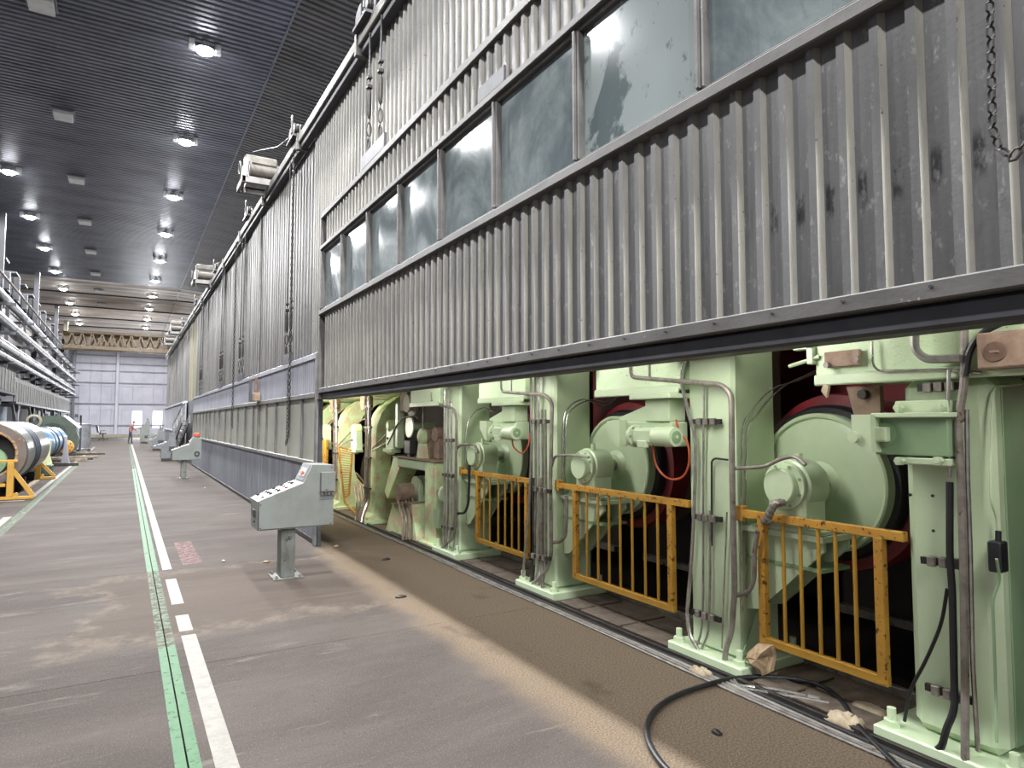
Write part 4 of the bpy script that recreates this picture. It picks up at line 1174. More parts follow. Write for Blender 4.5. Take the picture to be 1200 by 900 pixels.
# overhead crane ---------------------------------------------------------------
cr = empty('overhead_crane', (-1, 66, 8.6), 'brown yellow lattice overhead crane bridge spanning the far end of the hall', 'crane')
for yy in (66.0, 67.6):
    MB().bx(-5.3, 3.6, yy, yy + 0.18, 9.25, 9.45, 0.01).build('top_chord', MAT['crane'], cr)
    MB().bx(-5.3, 3.6, yy, yy + 0.3, 7.9, 8.2, 0.01).build('bottom_chord', MAT['crane'], cr)
    n = 12
    for k in range(n):
        x = -5.2 + 8.7 * k / n
        MB().bar((x, yy + 0.1, 8.2), (x + 8.7 / n / 2, yy + 0.1, 9.3), 0.09, 0.09, (0, 1, 0)).build('lattice_bar', MAT['crane'], cr)
        MB().bar((x + 8.7 / n / 2, yy + 0.1, 9.3), (x + 8.7 / n, yy + 0.1, 8.2), 0.09, 0.09, (0, 1, 0)).build('lattice_bar', MAT['crane'], cr)
MB().bx(-5.2, 3.5, 66.9, 67.0, 8.0, 9.35).build('web_sheet', MAT['crane'], cr)
MB().bx(-5.6, -5.2, 65.2, 68.6, 8.1, 8.9, 0.03).build('end_carriage', MAT['crane'], cr)
MB().bx(-4.7, -4.4, 65.8, 66.3, 9.3, 10.2, 0.02).build('hoist_mast', MAT['beige'], cr)
# ================================================================== THE GREEN MACHINE
FX = 3.55          # front face of the machine columns
CX = 3.475         # conduits stand off that face

def conduit(px, X, r, mat, parent, name='conduit', rad=0.06, seg=8):
    pts = [PX(x, y, X) for x, y in px]
    for p in pts: p.z = max(p.z, r + 0.004)
    return MB().tube(fillet(pts, rad, 4), r, seg).build(name, MAT[mat], parent)
def strut(px0, px1, X, parent):
    a, b = PX(*px0, X), PX(*px1, X)
    m = MB().bar(a, b, 0.022, 0.035)
    o = m.build('clamp_rail', MAT['dark'], parent)
    d = (b - a)
    m = MB()
    for t in (0.25, 0.5, 0.75):
        p = a + d * t
        m.bx(p.x - 0.03, p.x + 0.01, p.y - 0.018, p.y + 0.018, p.z - 0.024, p.z + 0.024, 0.004)
    m.build('clamps', MAT['steel_dirty'], o)
    return o

def column(ya, yb, label, x1=3.98, top=2.62, plate=0.12):
    t = empty('machine_column', (FX + 0.2, ya, 0), label, 'column', 'green columns of the machine front')
    MB().bx(FX, x1, ya, yb, 0.075, top, 0.05 if ya < 2 else 0.022).build('shaft', MAT['green'], t)
    MB().bx(FX - plate, x1 + 0.1, ya - plate, yb + plate, 0.0, 0.075, 0.008).build('base_plate', MAT['green'], t)
    for x in (FX - plate / 2, x1 + 0.05):
        for y in (ya - plate / 2, yb + plate / 2):
            MB().cyl((x, y, 0.075), (x, y, 0.105), 0.042, 6).cyl((x, y, 0.1), (x, y, 0.165), 0.022, 10).build('anchor_bolt', MAT['green'], t)
    return t

c1 = column(1.52, 1.94, 'nearest green machine column, right edge, with dark conduits and a black cable', x1=4.05, plate=0.13, top=1.88)
c2 = column(3.05, 3.47, 'second green column from the right edge, between the two largest yellow gates')
c3 = column(5.19, 5.62, 'third green column from the right, wrapped in a tight conduit bundle')
c4 = column(7.26, 7.70, 'fourth green column from the right, beside the smallest yellow gate')

# --- nearest column
conduit([(1113, 565), (1113, 655), (1116, 690), (1118, 790), (1119, 832), (1108, 856), (1103, 880), (1078, 892)], 3.44, 0.017, 'black', c1)
conduit([(1130, 372), (1130, 450), (1123, 492), (1126, 560), (1129, 650), (1131, 780), (1131, 897)], 3.44, 0.019, 'steel_dirty', c1)
conduit([(1133, 480), (1134, 560), (1137, 640), (1140, 780), (1146, 880)], 3.47, 0.011, 'bright', c1)
conduit([(1110, 690), (1104, 730), (1085, 775), (1066, 808), (1060, 845)], 3.50, 0.009, 'black', c1, 'cable', 0.3)
conduit([(1200, 372), (1178, 376), (1150, 390), (1136, 410), (1131, 440)], 3.42, 0.016, 'black', c1, 'hose', 0.2)
conduit([(1072, 378), (1072, 410), (1084, 421), (1126, 420)], 3.40, 0.021, 'steel', c1)
conduit([(1022, 400), (1023, 428), (1030, 435), (1110, 433), (1150, 437)], 3.44, 0.007, 'bright', c1)
conduit([(1112, 433), (1111, 470), (1113, 560)], 3.43, 0.008, 'steel', c1)
strut((1080, 656), (1137, 662), 3.49, c1)
strut((1085, 804), (1142, 822), 3.49, c1)
strut((1076, 455), (1128, 452), 3.47, c1)
tr = [PY(x, y, 1.50) for x, y in [(1197, 450), (1164, 454), (1162, 480), (1161, 588), (1168, 606), (1169, 625)]]
MB().tube(fillet(tr, 0.04), 0.006, 6).build('side_tube', MAT['green'], c1)
p = PY(1170, 650, 1.48)
MB().bx(p.x - 0.025, p.x + 0.05, 1.46, 1.515, p.z - 0.08, p.z + 0.06, 0.006).build('connector_box', MAT['black'], c1)
MB().tube([PY(1170, 638, 1.48), PY(1170, 622, 1.48)], 0.013, 8).build('plug', MAT['black'], c1)
MB().tube(fillet([PY(1168, 655, 1.46), PY(1172, 680, 1.47), PY(1163, 700, 1.49), PY(1166, 780, 1.49), PY(1168, 870, 1.49)], 0.1), 0.007, 6).build('side_tube', MAT['green_dark'], c1)
MB().bx(FX + 0.10, 4.0, 1.512, 1.522, 0.12, 1.84, 0.004).build('recess_cover', MAT['green_dark'], c1)
m = MB()
for x, y in ((1066, 580), (1093, 581), (1094, 622)):
    q = PX(x, y, FX); m.cyl((FX - 0.004, q.y, q.z), (FX + 0.01, q.y, q.z), 0.008, 8)
m.build('tapped_holes', MAT['black'], c1)

# --- second column
conduit([(740, 424), (740, 442), (846, 451), (857, 462), (858, 560), (861, 690), (857, 742), (850, 762), (849, 788)], CX, 0.019, 'steel_dirty', c2)
conduit([(762, 424), (762, 446)], CX, 0.014, 'steel_dirty', c2, rad=0.02)
conduit([(808, 412), (799, 432), (799, 452), (808, 488), (815, 512), (815, 560), (811, 650), (805, 720), (808, 746), (822, 768)], CX, 0.013, 'bright', c2, 'hose', 0.15)
conduit([(825, 452), (824, 560), (824, 700), (822, 742), (813, 780)], CX + 0.02, 0.008, 'steel', c2)
conduit([(832, 598), (832, 690), (830, 744), (818, 782)], CX + 0.02, 0.009, 'steel', c2)
conduit([(834, 640), (834, 540), (838, 537), (853, 539)], CX + 0.04, 0.007, 'black', c2)
conduit([(852, 600), (848, 700), (846, 760)], CX + 0.03, 0.006, 'bright', c2)
strut((813, 494), (845, 494), CX + 0.04, c2)
strut((814, 605), (846, 609), CX + 0.04, c2)
strut((811, 716), (845, 727), CX + 0.04, c2)
conduit([(859, 549), (897, 547), (916, 537), (932, 534), (944, 545)], 3.50, 0.013, 'steel_dirty', c2)
conduit([(888, 622), (884, 645), (884, 680), (878, 694), (862, 698)], 3.50, 0.015, 'steel_dirty', c2, 'hose')
for off, pts in enumerate(([(870, 715), (870, 520), (880, 484), (905, 456), (935, 446), (962, 434)], [(875, 700), (875, 520), (886, 488), (914, 456), (944, 440), (962, 432)])):
    MB().tube(smooth_path([PY(x, y, 3.03 - 0.0) for x, y in pts], 4), 0.006, 6).build('lube_tube', MAT['bright'], c2)
MB().tube(fillet([PY(900, 640, 3.02), PY(890, 700, 3.03), PY(873, 760, 3.03), PY(862, 785, 3.0)], 0.1), 0.006, 6).build('lube_tube', MAT['green_dark'], c2)
# --- third column: tight bundle
conduit([(588, 438), (588, 459), (640, 463), (647, 473), (645, 560), (646, 650), (641, 668), (625, 684), (622, 700)], CX, 0.018, 'steel_dirty', c3)
conduit([(600, 438), (600, 461)], CX, 0.013, 'steel_dirty', c3, rad=0.02)
for k, (px, r, mt) in enumerate([([(622, 440), (623, 520), (620, 600), (614, 660), (612, 690)], 0.013, 'steel'), ([(627, 436), (628, 560), (626, 660), (620, 688)], 0.012, 'steel_dirty'),
        ([(631, 440), (632, 560), (631, 665), (625, 690)], 0.012, 'bright'), ([(635, 480), (636, 560), (636, 668), (630, 692)], 0.011, 'steel'),
        ([(639, 480), (640, 560), (640, 664), (634, 696)], 0.011, 'steel_dirty'), ([(625, 560), (626, 640), (624, 680)], 0.020, 'dark'), ([(634, 560), (634, 640), (636, 690)], 0.020, 'steel_dirty')]):
    conduit(px, CX + 0.02 * (k % 2), r, mt, c3)
strut((621, 494), (646, 494), CX, c3); strut((624, 572), (646, 576), CX - 0.02, c3); strut((620, 650), (645, 655), CX - 0.03, c3)
conduit([(664, 581), (664, 600), (663, 628), (657, 635), (645, 636)], 3.50, 0.016, 'steel_dirty', c3, 'hose')
conduit([(646, 548), (650, 534), (672, 533), (690, 536)], 3.50, 0.012, 'steel_dirty', c3)
for pts in ([(660, 590), (660, 500), (666, 478), (684, 468), (706, 476), (722, 468)], [(663, 590), (663, 500), (670, 480), (690, 469), (712, 471), (726, 464)]):
    MB().tube(smooth_path([PY(x, y, 5.17) for x, y in pts], 4), 0.007, 6).build('lube_tube', MAT['bright'], c3)
# --- fourth column
conduit([(506, 460), (507, 473), (530, 478), (535, 488), (534, 560), (534, 618), (530, 632), (518, 642), (517, 652)], CX, 0.018, 'steel_dirty', c4)
for k, (px, r, mt) in enumerate([([(521, 455), (521, 600), (519, 645)], 0.016, 'bright'), ([(525, 455), (525, 600), (522, 648)], 0.013, 'steel'), ([(529, 470), (529, 620), (524, 648)], 0.014, 'bright'), ([(533, 560), (532, 640), (527, 652)], 0.013, 'steel')]):
    conduit(px, CX + 0.02 * (k % 2), r, mt, c4)
strut((520, 516), (534, 516), CX, c4); strut((519, 556), (534, 558), CX, c4); strut((518, 617), (532, 620), CX, c4)
conduit([(550, 545), (549, 590), (545, 601), (535, 602)], 3.50, 0.016, 'black', c4, 'hose')
conduit([(534, 527), (540, 521), (556, 521), (560, 530)], 3.50, 0.016, 'steel_dirty', c4, 'hose')
for pts in ([(545, 560), (546, 510), (552, 488), (566, 478), (580, 482), (592, 472)], ):
    MB().tube(smooth_path([PY(x, y, 7.24) for x, y in pts], 4), 0.009, 6).build('lube_tube', MAT['bright'], c4)

# ------------------------------------------------------------------ head beams between columns with hung drives
def head_beam(ya, yb, label, plate=False):
    t = empty('head_beam', (3.5, ya, 1.9), label, 'beam', 'green head beams between the columns')
    MB().bx(3.47, 4.1, ya, yb, 1.885, 2.42, 0.012).build('box', MAT['green_rough'], t)
    MB().bx(3.452, 3.475, ya, yb, 1.862, 1.925, 0.008).build('lower_flange', MAT['green'], t)
    return t
hb1 = head_beam(1.30, 2.38, 'green pitted head beam over the nearest gate, with a rusty plate')
hb2 = head_beam(3.475, 4.46, 'green pitted head beam over the middle gate, carrying the gear motor')
hb3 = head_beam(5.63, 6.62, 'green head beam over the smallest gate, carrying a smaller looking gear motor')
hb4 = head_beam(7.71, 8.7, 'green head beam left of the fourth column, in the warm lit bay')
a, b = PX(966, 413, 3.44), PX(1008, 428, 3.44)
MB().bx(3.435, 3.462, b.y, a.y, b.z, a.z, 0.004).build('rusty_plate', MAT['rust_light'], hb1)
for q in (PX(970, 428, 3.43), PX(1005, 421, 3.43)):
    MB().cyl((3.41, q.y, q.z), (3.44, q.y, q.z), 0.018, 6).build('bolt', MAT['steel_dirty'], hb1)
p = PX(942, 418, 3.46)
MB().bx(3.44, 3.5, p.y - 0.07, p.y - 0.03, p.z - 0.05, p.z + 0.06, 0.004).bx(3.44, 3.5, p.y - 0.07, p.y + 0.06, p.z + 0.04, p.z + 0.06, 0.004).cyl((3.46, p.y - 0.1, p.z - 0.01), (3.46, p.y + 0.1, p.z - 0.05), 0.012, 8).build('limit_arm', MAT['green'], hb1)
# rusty cross timbers / soffit bits above
for i, (ya, yb, lab) in enumerate([(2.55, 3.47, 'rusty brown packing plate above the second column'), (4.5, 5.5, 'rusty brown packing plate above the third column'), (6.7, 7.6, 'rusty brown packing plate above the fourth column')]):
    MB().bx(3.33, 3.54, ya - 0.0, yb, 2.10, 2.16, 0.006).build('packing_plate', MAT['rust'], None, lab, 'plate', 'brown packing plates under the hood')
# head gusset behind beam 1
p0, p1 = PX(994, 453, 3.9), PX(1030, 485, 3.9)
MB().prism([(p0.y, 1.87), (p1.y - .02, 1.87), (p1.y - 0.02, 1.60), (p1.y + 0.12, 1.60)], 'x', 3.88, 3.92).build('hanger_gusset', MAT['rust_light'], hb1)
MB().cyl((3.84, p0.y - 0.12, 1.82), (3.88, p0.y - 0.12, 1.82), 0.03, 8).build('gusset_bolt', MAT['dark'], hb1)

def gear_motor(y0, label):
    """hung drive: y0 is the camera-side end of the motor"""
    z = 1.545; x = 3.40
    t = empty('gear_motor', (3.55, y0 + 0.3, 1.86), label, 'motor', 'gear motors hung under the head beams')
    MB().bx(3.36, 3.66, y0 + 0.02, y0 + 0.46, 1.825, 1.862, 0.005).build('hanger_plate', MAT['green'], t)
    MB().bx(3.43, 3.60, y0 + 0.10, y0 + 0.36, 1.655, 1.825, 0.008).build('stem', MAT['green'], t)
    MB().prism([(y0 + 0.36, 1.655), (y0 + 0.72, 1.655), (y0 + 0.72, 1.69), (y0 + 0.36, 1.79)], 'x', 3.48, 3.53).build('stem_gusset', MAT['green'], t)
    MB().bx(3.45, 3.62, y0 + 0.10, y0 + 0.70, 1.47, 1.655, 0.008).build('arm_box', MAT['green'], t)
    MB().prism([(y0 + 0.60, 1.665), (y0 + 0.76, 1.665), (y0 + 0.76, 1.58), (y0 + 0.64, 1.46), (y0 + 0.60, 1.46)], 'x', 3.38, 3.46).build('end_plate', MAT['green'], t)
    MB().lathe([(0.0, 0.0), (0.068, 0.0), (0.072, 0.015), (0.072, 0.20), (0.055, 0.205)], (x, y0, z), (0, 1, 0), 20).build('fan_cover', MAT['green'], t)
    MB().lathe([(0.02, -0.006), (0.045, -0.006), (0.045, 0.001)], (x, y0, z), (0, 1, 0), 16).build('fan_grille', MAT['green_dark'], t)
    MB().cyl((x, y0 - 0.012, z), (x, y0, z), 0.012, 8).build('fan_boss', MAT['green'], t)
    MB().bx(x - 0.062, x + 0.062, y0 + 0.20, y0 + 0.42, z - 0.065, z + 0.065, 0.025).build('gearbox', MAT['green'], t)
    MB().lathe([(0.0, 0), (0.085, 0.0), (0.088, 0.012), (0.085, 0.03), (0.0, 0.03)], (x, y0 + 0.42, z), (0, 1, 0), 20).build('flange', MAT['green'], t)
    m = MB()
    for k in range(6):
        a = 2 * pi * k / 6
        m.cyl((x + 0.07 * cos(a), y0 + 0.41, z + 0.07 * sin(a)), (x + 0.07 * cos(a), y0 + 0.425, z + 0.07 * sin(a)), 0.009, 6)
    m.build('flange_bolts', MAT['green_dark'], t)
    MB().bx(x - 0.075, x - 0.04, y0 + 0.24, y0 + 0.34, z - 0.085, z - 0.03, 0.006).build('terminal_box', MAT['green'], t)
    return t
GM = [(3.44, 'pale green gear motor hung in the middle gate bay, with a looped red cable'), (5.66, 'pale green gear motor hung in the bay of the smallest gate')]
gm1 = gear_motor(*GM[0])
gm2 = gear_motor(*GM[1])
MB().tube(smooth_path([PX(765, 520, 3.42), PX(769, 545, 3.44), PX(782, 560, 3.46), PX(798, 560, 3.48), PX(807, 545, 3.48), PX(806, 520, 3.48), PX(796, 505, 3.5), PX(788, 478, 3.5)], 5), 0.008, 6).build('power_cable', MAT['dust_orange'], gm1)
MB().tube(smooth_path([PX(600, 514, 3.42), PX(602, 524, 3.44), PX(612, 531, 3.46), PX(619, 522, 3.48), PX(621, 508, 3.5)], 5), 0.008, 6).build('power_cable', MAT['dust_orange'], gm2)

# open-sided block hung at the nearest bay
blk = empty('drive_block', (3.4, 1.9, 1.7), 'green bolted drive block with a square shaft end at the nearest column', 'block')
BX = 3.36
def bxp(x0, y0_, x1, y1_, xa, xb, name, mat, bev=0.006):
    a, b = PX(x0, y0_, xa), PX(x1, y1_, xa)
    return MB().bx(xa, xb, min(a.y, b.y), max(a.y, b.y), min(a.z, b.z), max(a.z, b.z), bev).build(name, MAT[mat], blk)
bxp(1024, 488, 1112, 536, 3.40, 3.548, 'housing', 'green_dark')
a = PX(1000, 486, 3.33); b = PX(1023, 530, 3.33)
MB().prism([(a.y, a.z), (b.y - 0.005, a.z), (b.y - 0.005, b.z), (b.y + 0.05, b.z + 0.01), (a.y, b.z + 0.09)], 'x', 3.31, 3.56).build('end_plate', MAT['green'], blk)
bxp(1020, 484, 1112, 489, 3.345, 3.548, 'top_plate', 'green', 0.004)
bxp(1048, 470, 1112, 484, 3.42, 3.548, 'upper_flange', 'green')
bxp(1048, 535, 1112, 547, 3.40, 3.548, 'lower_flange', 'green')
for (x, y, X) in ((1054, 478, 3.41), (1103, 477, 3.41), (1055, 540, 3.39), (1100, 540, 3.39)):
    q = PX(x, y, X)
    MB().cyl((X - 0.022, q.y, q.z), (X + 0.01, q.y, q.z), 0.023, 6).cyl((X - 0.03, q.y, q.z), (X - 0.022, q.y, q.z), 0.012, 8).build('bolt', MAT['green'], blk)
q = PX(1036, 509, 3.39)
MB().bx(3.345, 3.41, q.y - 0.035, q.y + 0.035, q.z - 0.038, q.z + 0.038, 0.006).build('square_shaft', MAT['green'], blk)
MB().cyl((3.385, q.y, q.z), (3.402, q.y, q.z), 0.062, 18).build('shaft_collar', MAT['green_dark'], blk)
q = PX(1002, 512, 3.31)
MB().cyl((3.285, q.y, q.z), (3.312, q.y, q.z), 0.03, 14).build('end_boss', MAT['green'], blk)

# rusty box at the right edge
a, b = PX(1143, 391, 3.36), PX(1143, 433, 3.36)
bt = empty('rusty_block', (3.4, 1.3, 2.0), 'rusty brown steel block with a round hole at the right edge', 'block')
ylo = PX(1215, 431, 3.36).y
MB().bx(3.36, 3.468, ylo, a.y, b.z, a.z, 0.008).build('block', MAT['rust_light'], bt)
q = PX(1166, 412, 3.355)
MB().lathe([(0.032, 0.0), (0.044, 0.0), (0.046, 0.012), (0.032, 0.014)], (3.348, q.y, q.z), (1, 0, 0), 20).build('hole_rim', MAT['rust'], bt)
MB().cyl((3.352, q.y, q.z), (3.362, q.y, q.z), 0.033, 18).build('hole', MAT['black'], bt)
MB().bx(3.343, 3.352, q.y - 0.02, q.y + 0.02, q.z - 0.006, q.z + 0.006).build('pin', MAT['rust_light'], bt)

# ------------------------------------------------------------------ rolls: head disc, rims, bearing, bracket
def roll(yc, label, group='green headed rolls behind the gates'):
    zc = 1.25; X = 4.02
    t = empty('felt_roll', (X, yc, zc), label, 'roll', group)
    o = (X + 0.03, yc, zc)
    MB().lathe([(0.0, 0.075), (0.10, 0.075), (0.14, 0.045), (0.30, 0.058), (0.405, 0.045), (0.425, 0.04), (0.435, 0.062), (0.452, 0.066), (0.462, 0.055), (0.462, -0.03)], o, (-1, 0, 0), 64).build('head_disc', MAT['green'], t)
    MB().lathe([(0.455, -0.02), (0.50, -0.02), (0.52, -0.05), (0.52, -0.12)], o, (-1, 0, 0), 64).build('rim_band', MAT['black'], t)
    MB().lathe([(0.50, -0.10), (0.59, -0.12), (0.60, -0.16), (0.60, -0.3)], o, (-1, 0, 0), 64).build('red_flange', MAT['red'], t)
    MB().cyl((X + 0.2, yc, zc), (4.60, yc, zc), 0.57, 48).cyl((4.60, yc, zc), (5.5, yc, zc), 0.22, 24).build('roll_body', MAT['felt'], t)
    MB().cyl((3.80, yc, zc), (X + 0.02, yc, zc), 0.055, 16).build('journal', MAT['steel'], t)
    return t
ROLLS = [(2.735, 'nearest green headed felt roll, behind the gate at the right', 'nearest'), (4.84, 'green headed felt roll in the middle gate bay', 'middle'), (6.97, 'green headed felt roll in the smallest gate bay', 'farthest')]
for yc, lab, w in ROLLS: roll(yc, lab)

def bearing(yc, ycol, label):
    zc = 1.25
    t = empty('bearing_housing', (3.72, yc, 0.99), label, 'bearing', 'bearing housings on brackets')
    yb = yc - 0.035
    MB().lathe([(0.16, -0.22), (0.165, -0.2), (0.165, -0.03), (0.15, -0.02), (0.15, 0.0)], (3.60, yb, zc), (-1, 0, 0), 36).build('barrel', MAT['green'], t)
    MB().lathe([(0.0, 0.07), (0.104, 0.07), (0.110, 0.062), (0.110, 0.02), (0.146, 0.018), (0.150, 0.01), (0.150, -0.01)], (3.60, yb, zc), (-1, 0, 0), 36).build('end_cap', MAT['green'], t)
    for k in range(8):
        a = 2 * pi * (k + 0.5) / 8
        MB().cyl((3.573, yb + 0.129 * cos(a), zc + 0.129 * sin(a)), (3.585, yb + 0.129 * cos(a), zc + 0.129 * sin(a)), 0.010, 6).build('cap_bolt', MAT['green_dark'], t)
    MB().bx(3.605, 3.815, yb - 0.135, yb + 0.135, 0.985, zc, 0.012).build('pedestal', MAT['green'], t)
    MB().bx(3.60, 3.83, yb - 0.235, yb + 0.235, 0.965, 0.995, 0.005).build('foot', MAT['green'], t)
    for s in (-1, 1):
        MB().cyl((3.66, yb + 0.19 * s, 0.995), (3.66, yb + 0.19 * s, 1.03), 0.028, 6).cyl((3.66, yb + 0.19 * s, 1.03), (3.66, yb + 0.19 * s, 1.055), 0.014, 8).build('foot_bolt', MAT['green'], t)
    MB().cyl((3.66, yb - 0.06, zc + 0.15), (3.66, yb - 0.06, zc + 0.205), 0.022, 8).build('grease_fitting', MAT['green'], t)
    MB().lathe([(0.154, 0), (0.1545, 0.012), (0.154, 0.02)], (3.7, yb, zc), (1, 0, 0), 30).build('joint_line', MAT['rust_light'], t)
    b = empty('roll_bracket', (3.72, ycol, 0.7), 'green gusseted bracket carrying the ' + label, 'bracket', 'gusset brackets on the columns')
    ylo = yb - 0.25
    MB().bx(3.60, 3.97, ylo, ycol - 0.003, 0.925, 0.964, 0.004).build('seat_plate', MAT['green'], b)
    for x in (3.64, 3.88):
        MB().prism([(ycol - 0.003, 0.925), (ylo + 0.02, 0.925), (ylo + 0.02, 0.87), (ycol - 0.10, 0.42), (ycol - 0.003, 0.40)], 'x', x, x + 0.022).build('gusset', MAT['green'], b)
    MB().bx(3.63, 3.91, ylo + 0.03, ycol - 0.02, 0.74, 0.762).build('stiffener', MAT['green_dark'], b)
    return t
bearing(2.735, 3.05, 'nearest bearing, right of the second column')
b2 = bearing(4.84, 5.19, 'middle bearing, right of the third column')
b3 = bearing(6.97, 7.26, 'farthest bearing, right of the fourth column')
# hose elbow under the nearest bearing cap
t = empty('oil_hose', (3.5, 2.7, 1.1), 'ribbed dark oil hose at the nearest bearing cap', 'hose')
hp = smooth_path([PX(919, 589, 3.53), PX(909, 590, 3.48), PX(904, 597, 3.47), PX(900, 606, 3.49), PX(895, 612, 3.54)], 6)
MB().tube(hp, 0.022, 10).build('elbow', MAT['steel_dirty'], t)
m = MB()
for i in range(2, len(hp) - 2, 3):
    m.cyl(hp[i], hp[i + 1], 0.027, 10)
m.build('ribs', MAT['steel'], t)

# ------------------------------------------------------------------ yellow gates
def gate(y0, y1, p0, p1, bars, zt, zb, label, left_ext=0.0):
    """y0..y1: top rail; p0,p1: posts; bars: list of y"""
    X = 3.565
    t = empty('safety_gate', (X, (y0 + y1) / 2, zb), label, 'gate', 'yellow safety gates between the columns')
    MB().bx(X - 0.022, X + 0.022, y0, y1, zt - 0.026, zt + 0.026, 0.004).build('top_rail', MAT['yellow'], t)
    MB().bx(X - 0.02, X + 0.02, p0 - 0.03, p1 + 0.03, zb, zb + 0.05, 0.004).build('bottom_rail', MAT['yellow_clean'], t)
    for p in (p0, p1):
        MB().bx(X - 0.024, X + 0.024, p - 0.026, p + 0.026, zb + 0.01, zt - 0.02, 0.004).build('post', MAT['yellow'], t)
    for y in bars:
        MB().cyl((X, y, zb + 0.04), (X, y, zt - 0.01), 0.0115, 10).build('bar', MAT['yellow_clean'], t)
    MB().bx(X - 0.03, X + 0.03, y1 - 0.06, y1 - 0.002, zt - 0.05, zt + 0.05, 0.005).build('hinge_bracket', MAT['yellow'], t)
    return t
def gy(x, y=640): return PX(x, y, 3.565).y
gate(1.945, 3.047, gy(1031), gy(894), [gy(x) for x in (918, 938, 959, 979, 1001)], 1.045, 0.235, 'yellow barred safety gate nearest the camera, in front of the largest roll')
gate(3.475, 5.187, gy(787), gy(675), [gy(x) for x in (688, 701, 714, 727, 741, 756, 771)], 1.055, 0.235, 'yellow barred safety gate in the middle bay, its left post badly rusted')
gate(5.625, 7.257, gy(618), gy(560), [gy(x) for x in (567, 574, 584, 592, 600, 608)], 1.055, 0.265, 'farthest and smallest looking yellow barred safety gate')

# ------------------------------------------------------------------ dark inside of the machine
inner = empty('machine_pit', (5.5, 5, 0), 'dark oily inside walls of the machine behind the rolls', 'machine part')
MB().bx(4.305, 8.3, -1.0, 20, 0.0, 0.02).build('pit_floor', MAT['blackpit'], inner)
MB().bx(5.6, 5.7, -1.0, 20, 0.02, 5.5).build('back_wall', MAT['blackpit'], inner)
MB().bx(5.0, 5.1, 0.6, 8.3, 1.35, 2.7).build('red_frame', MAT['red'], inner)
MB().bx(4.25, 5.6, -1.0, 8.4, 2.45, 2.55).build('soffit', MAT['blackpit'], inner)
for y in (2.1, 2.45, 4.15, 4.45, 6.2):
    MB().cyl((4.75, y, 0.02), (4.75, y, 2.45), 0.03, 10).build('inner_pole', MAT['dark'], inner)
for i, (ya, yb) in enumerate([(1.95, 3.04), (3.48, 5.18), (5.63, 7.25)]):
    s = empty('tail_beam', (4.2, ya, 0.9), ['pale ledge beam low behind the nearest gate', 'pale ledge beam low behind the middle gate', 'pale ledge beam low behind the farthest gate'][i], 'beam', 'ledge beams behind the gates')
    MB().bx(4.66, 4.76, ya, yb, 0.92, 0.975, 0.004).build('ledge', MAT['green_dirty'], s)
    MB().bx(4.70, 4.72, ya, yb, 0.28, 0.92).build('web', MAT['blackpit'], s)
    MB().bx(4.62, 4.72, ya, yb, 0.24, 0.30, 0.004).build('lower_rail', MAT['steel_dirty'], s)

fs = empty('felt_sheet', (4.5, 3.9, 1.0), 'brown felt sheet hanging right of the red rim in the middle gate bay', 'felt')
pts = [(3.49 + 0.06 * k, 4.62 + 0.012 * sin(k * 1.3)) for k in range(13)]
MB().prism([(x, y) for y, x in pts] + [(x + 0.012, y) for y, x in pts][::-1], 'z', 0.985, 2.44).build('sheet', MAT['felt'], fs)
# ------------------------------------------------------------------ floor track and pipes along the machine foot
tr = empty('floor_track', (3.6, 6, 0), 'steel floor track with cover plates along the machine foot', 'track')
for x, w, h, mt in ((3.385, 0.03, 0.03, 'dark'), (3.40, 0.04, 0.012, 'steel_dirty')):
    MB().bx(x, x + w, 0.9, 14, 0.0005, h, 0.002).build('track_rail', MAT[mt], tr)
MB().bx(4.06, 4.11, 0.9, 14, 0.0005, 0.05, 0.004).build('track_rail', MAT['steel_dirty'], tr)
MB().bx(4.20, 4.26, 0.9, 14, 0.0005, 0.04, 0.004).build('track_rail', MAT['dark'], tr)
random.seed(5)
for (ya, yb) in ((2.08, 2.90), (3.62, 5.05), (5.76, 7.10), (7.85, 9.6)):
    y = ya
    while y < yb - 0.2:
        L = min(0.55, yb - y)
        MB().bx(3.47, 3.66, y, y + L - 0.03, 0.006, 0.022, 0.003).build('cover_plate', MAT['track_plate'], tr)
        MB().bx(3.72, 3.98, y + 0.02, y + L - 0.02, 0.002, 0.016, 0.003).build('cover_plate', MAT['track_plate'], tr)
        y += L
fp = empty('floor_pipes', (3.3, 6, 0), 'bundle of thin steel pipes lying on the floor along the track', 'pipe')
for k, (x, z, r, mt) in enumerate(((3.250, 0.012, 0.010, 'bright'), (3.278, 0.012, 0.011, 'steel_dirty'), (3.305, 0.012, 0.010, 'steel'), (3.335, 0.014, 0.012, 'black'))):
    pts = [(x + 0.012 * sin(y * 1.7 + k), y, z) for y in [1.2 + 0.5 * j for j in range(24)]]
    MB().tube(pts, r, 6).build('pipe', MAT[mt], fp)
# loose bright tubes bent on the floor by the second column
lt = empty('loose_tubes', (3.4, 2.7, 0), 'bright bent metal tubes lying inside the black hose loop', 'tube')
for px in ([(860, 796), (866, 806), (940, 818), (972, 824)], [(856, 798), (866, 804), (900, 806), (945, 815)]):
    pts = [PZ(x, y, 0.02) for x, y in px]
    MB().tube(fillet(pts, 0.1), 0.011, 8).build('tube', MAT['bright'], lt)
p = PZ(947, 817, 0.02)
MB().cyl(p, p + Vector((0.03, -0.06, 0.0)), 0.017, 8).build('coupling', MAT['steel'], lt)
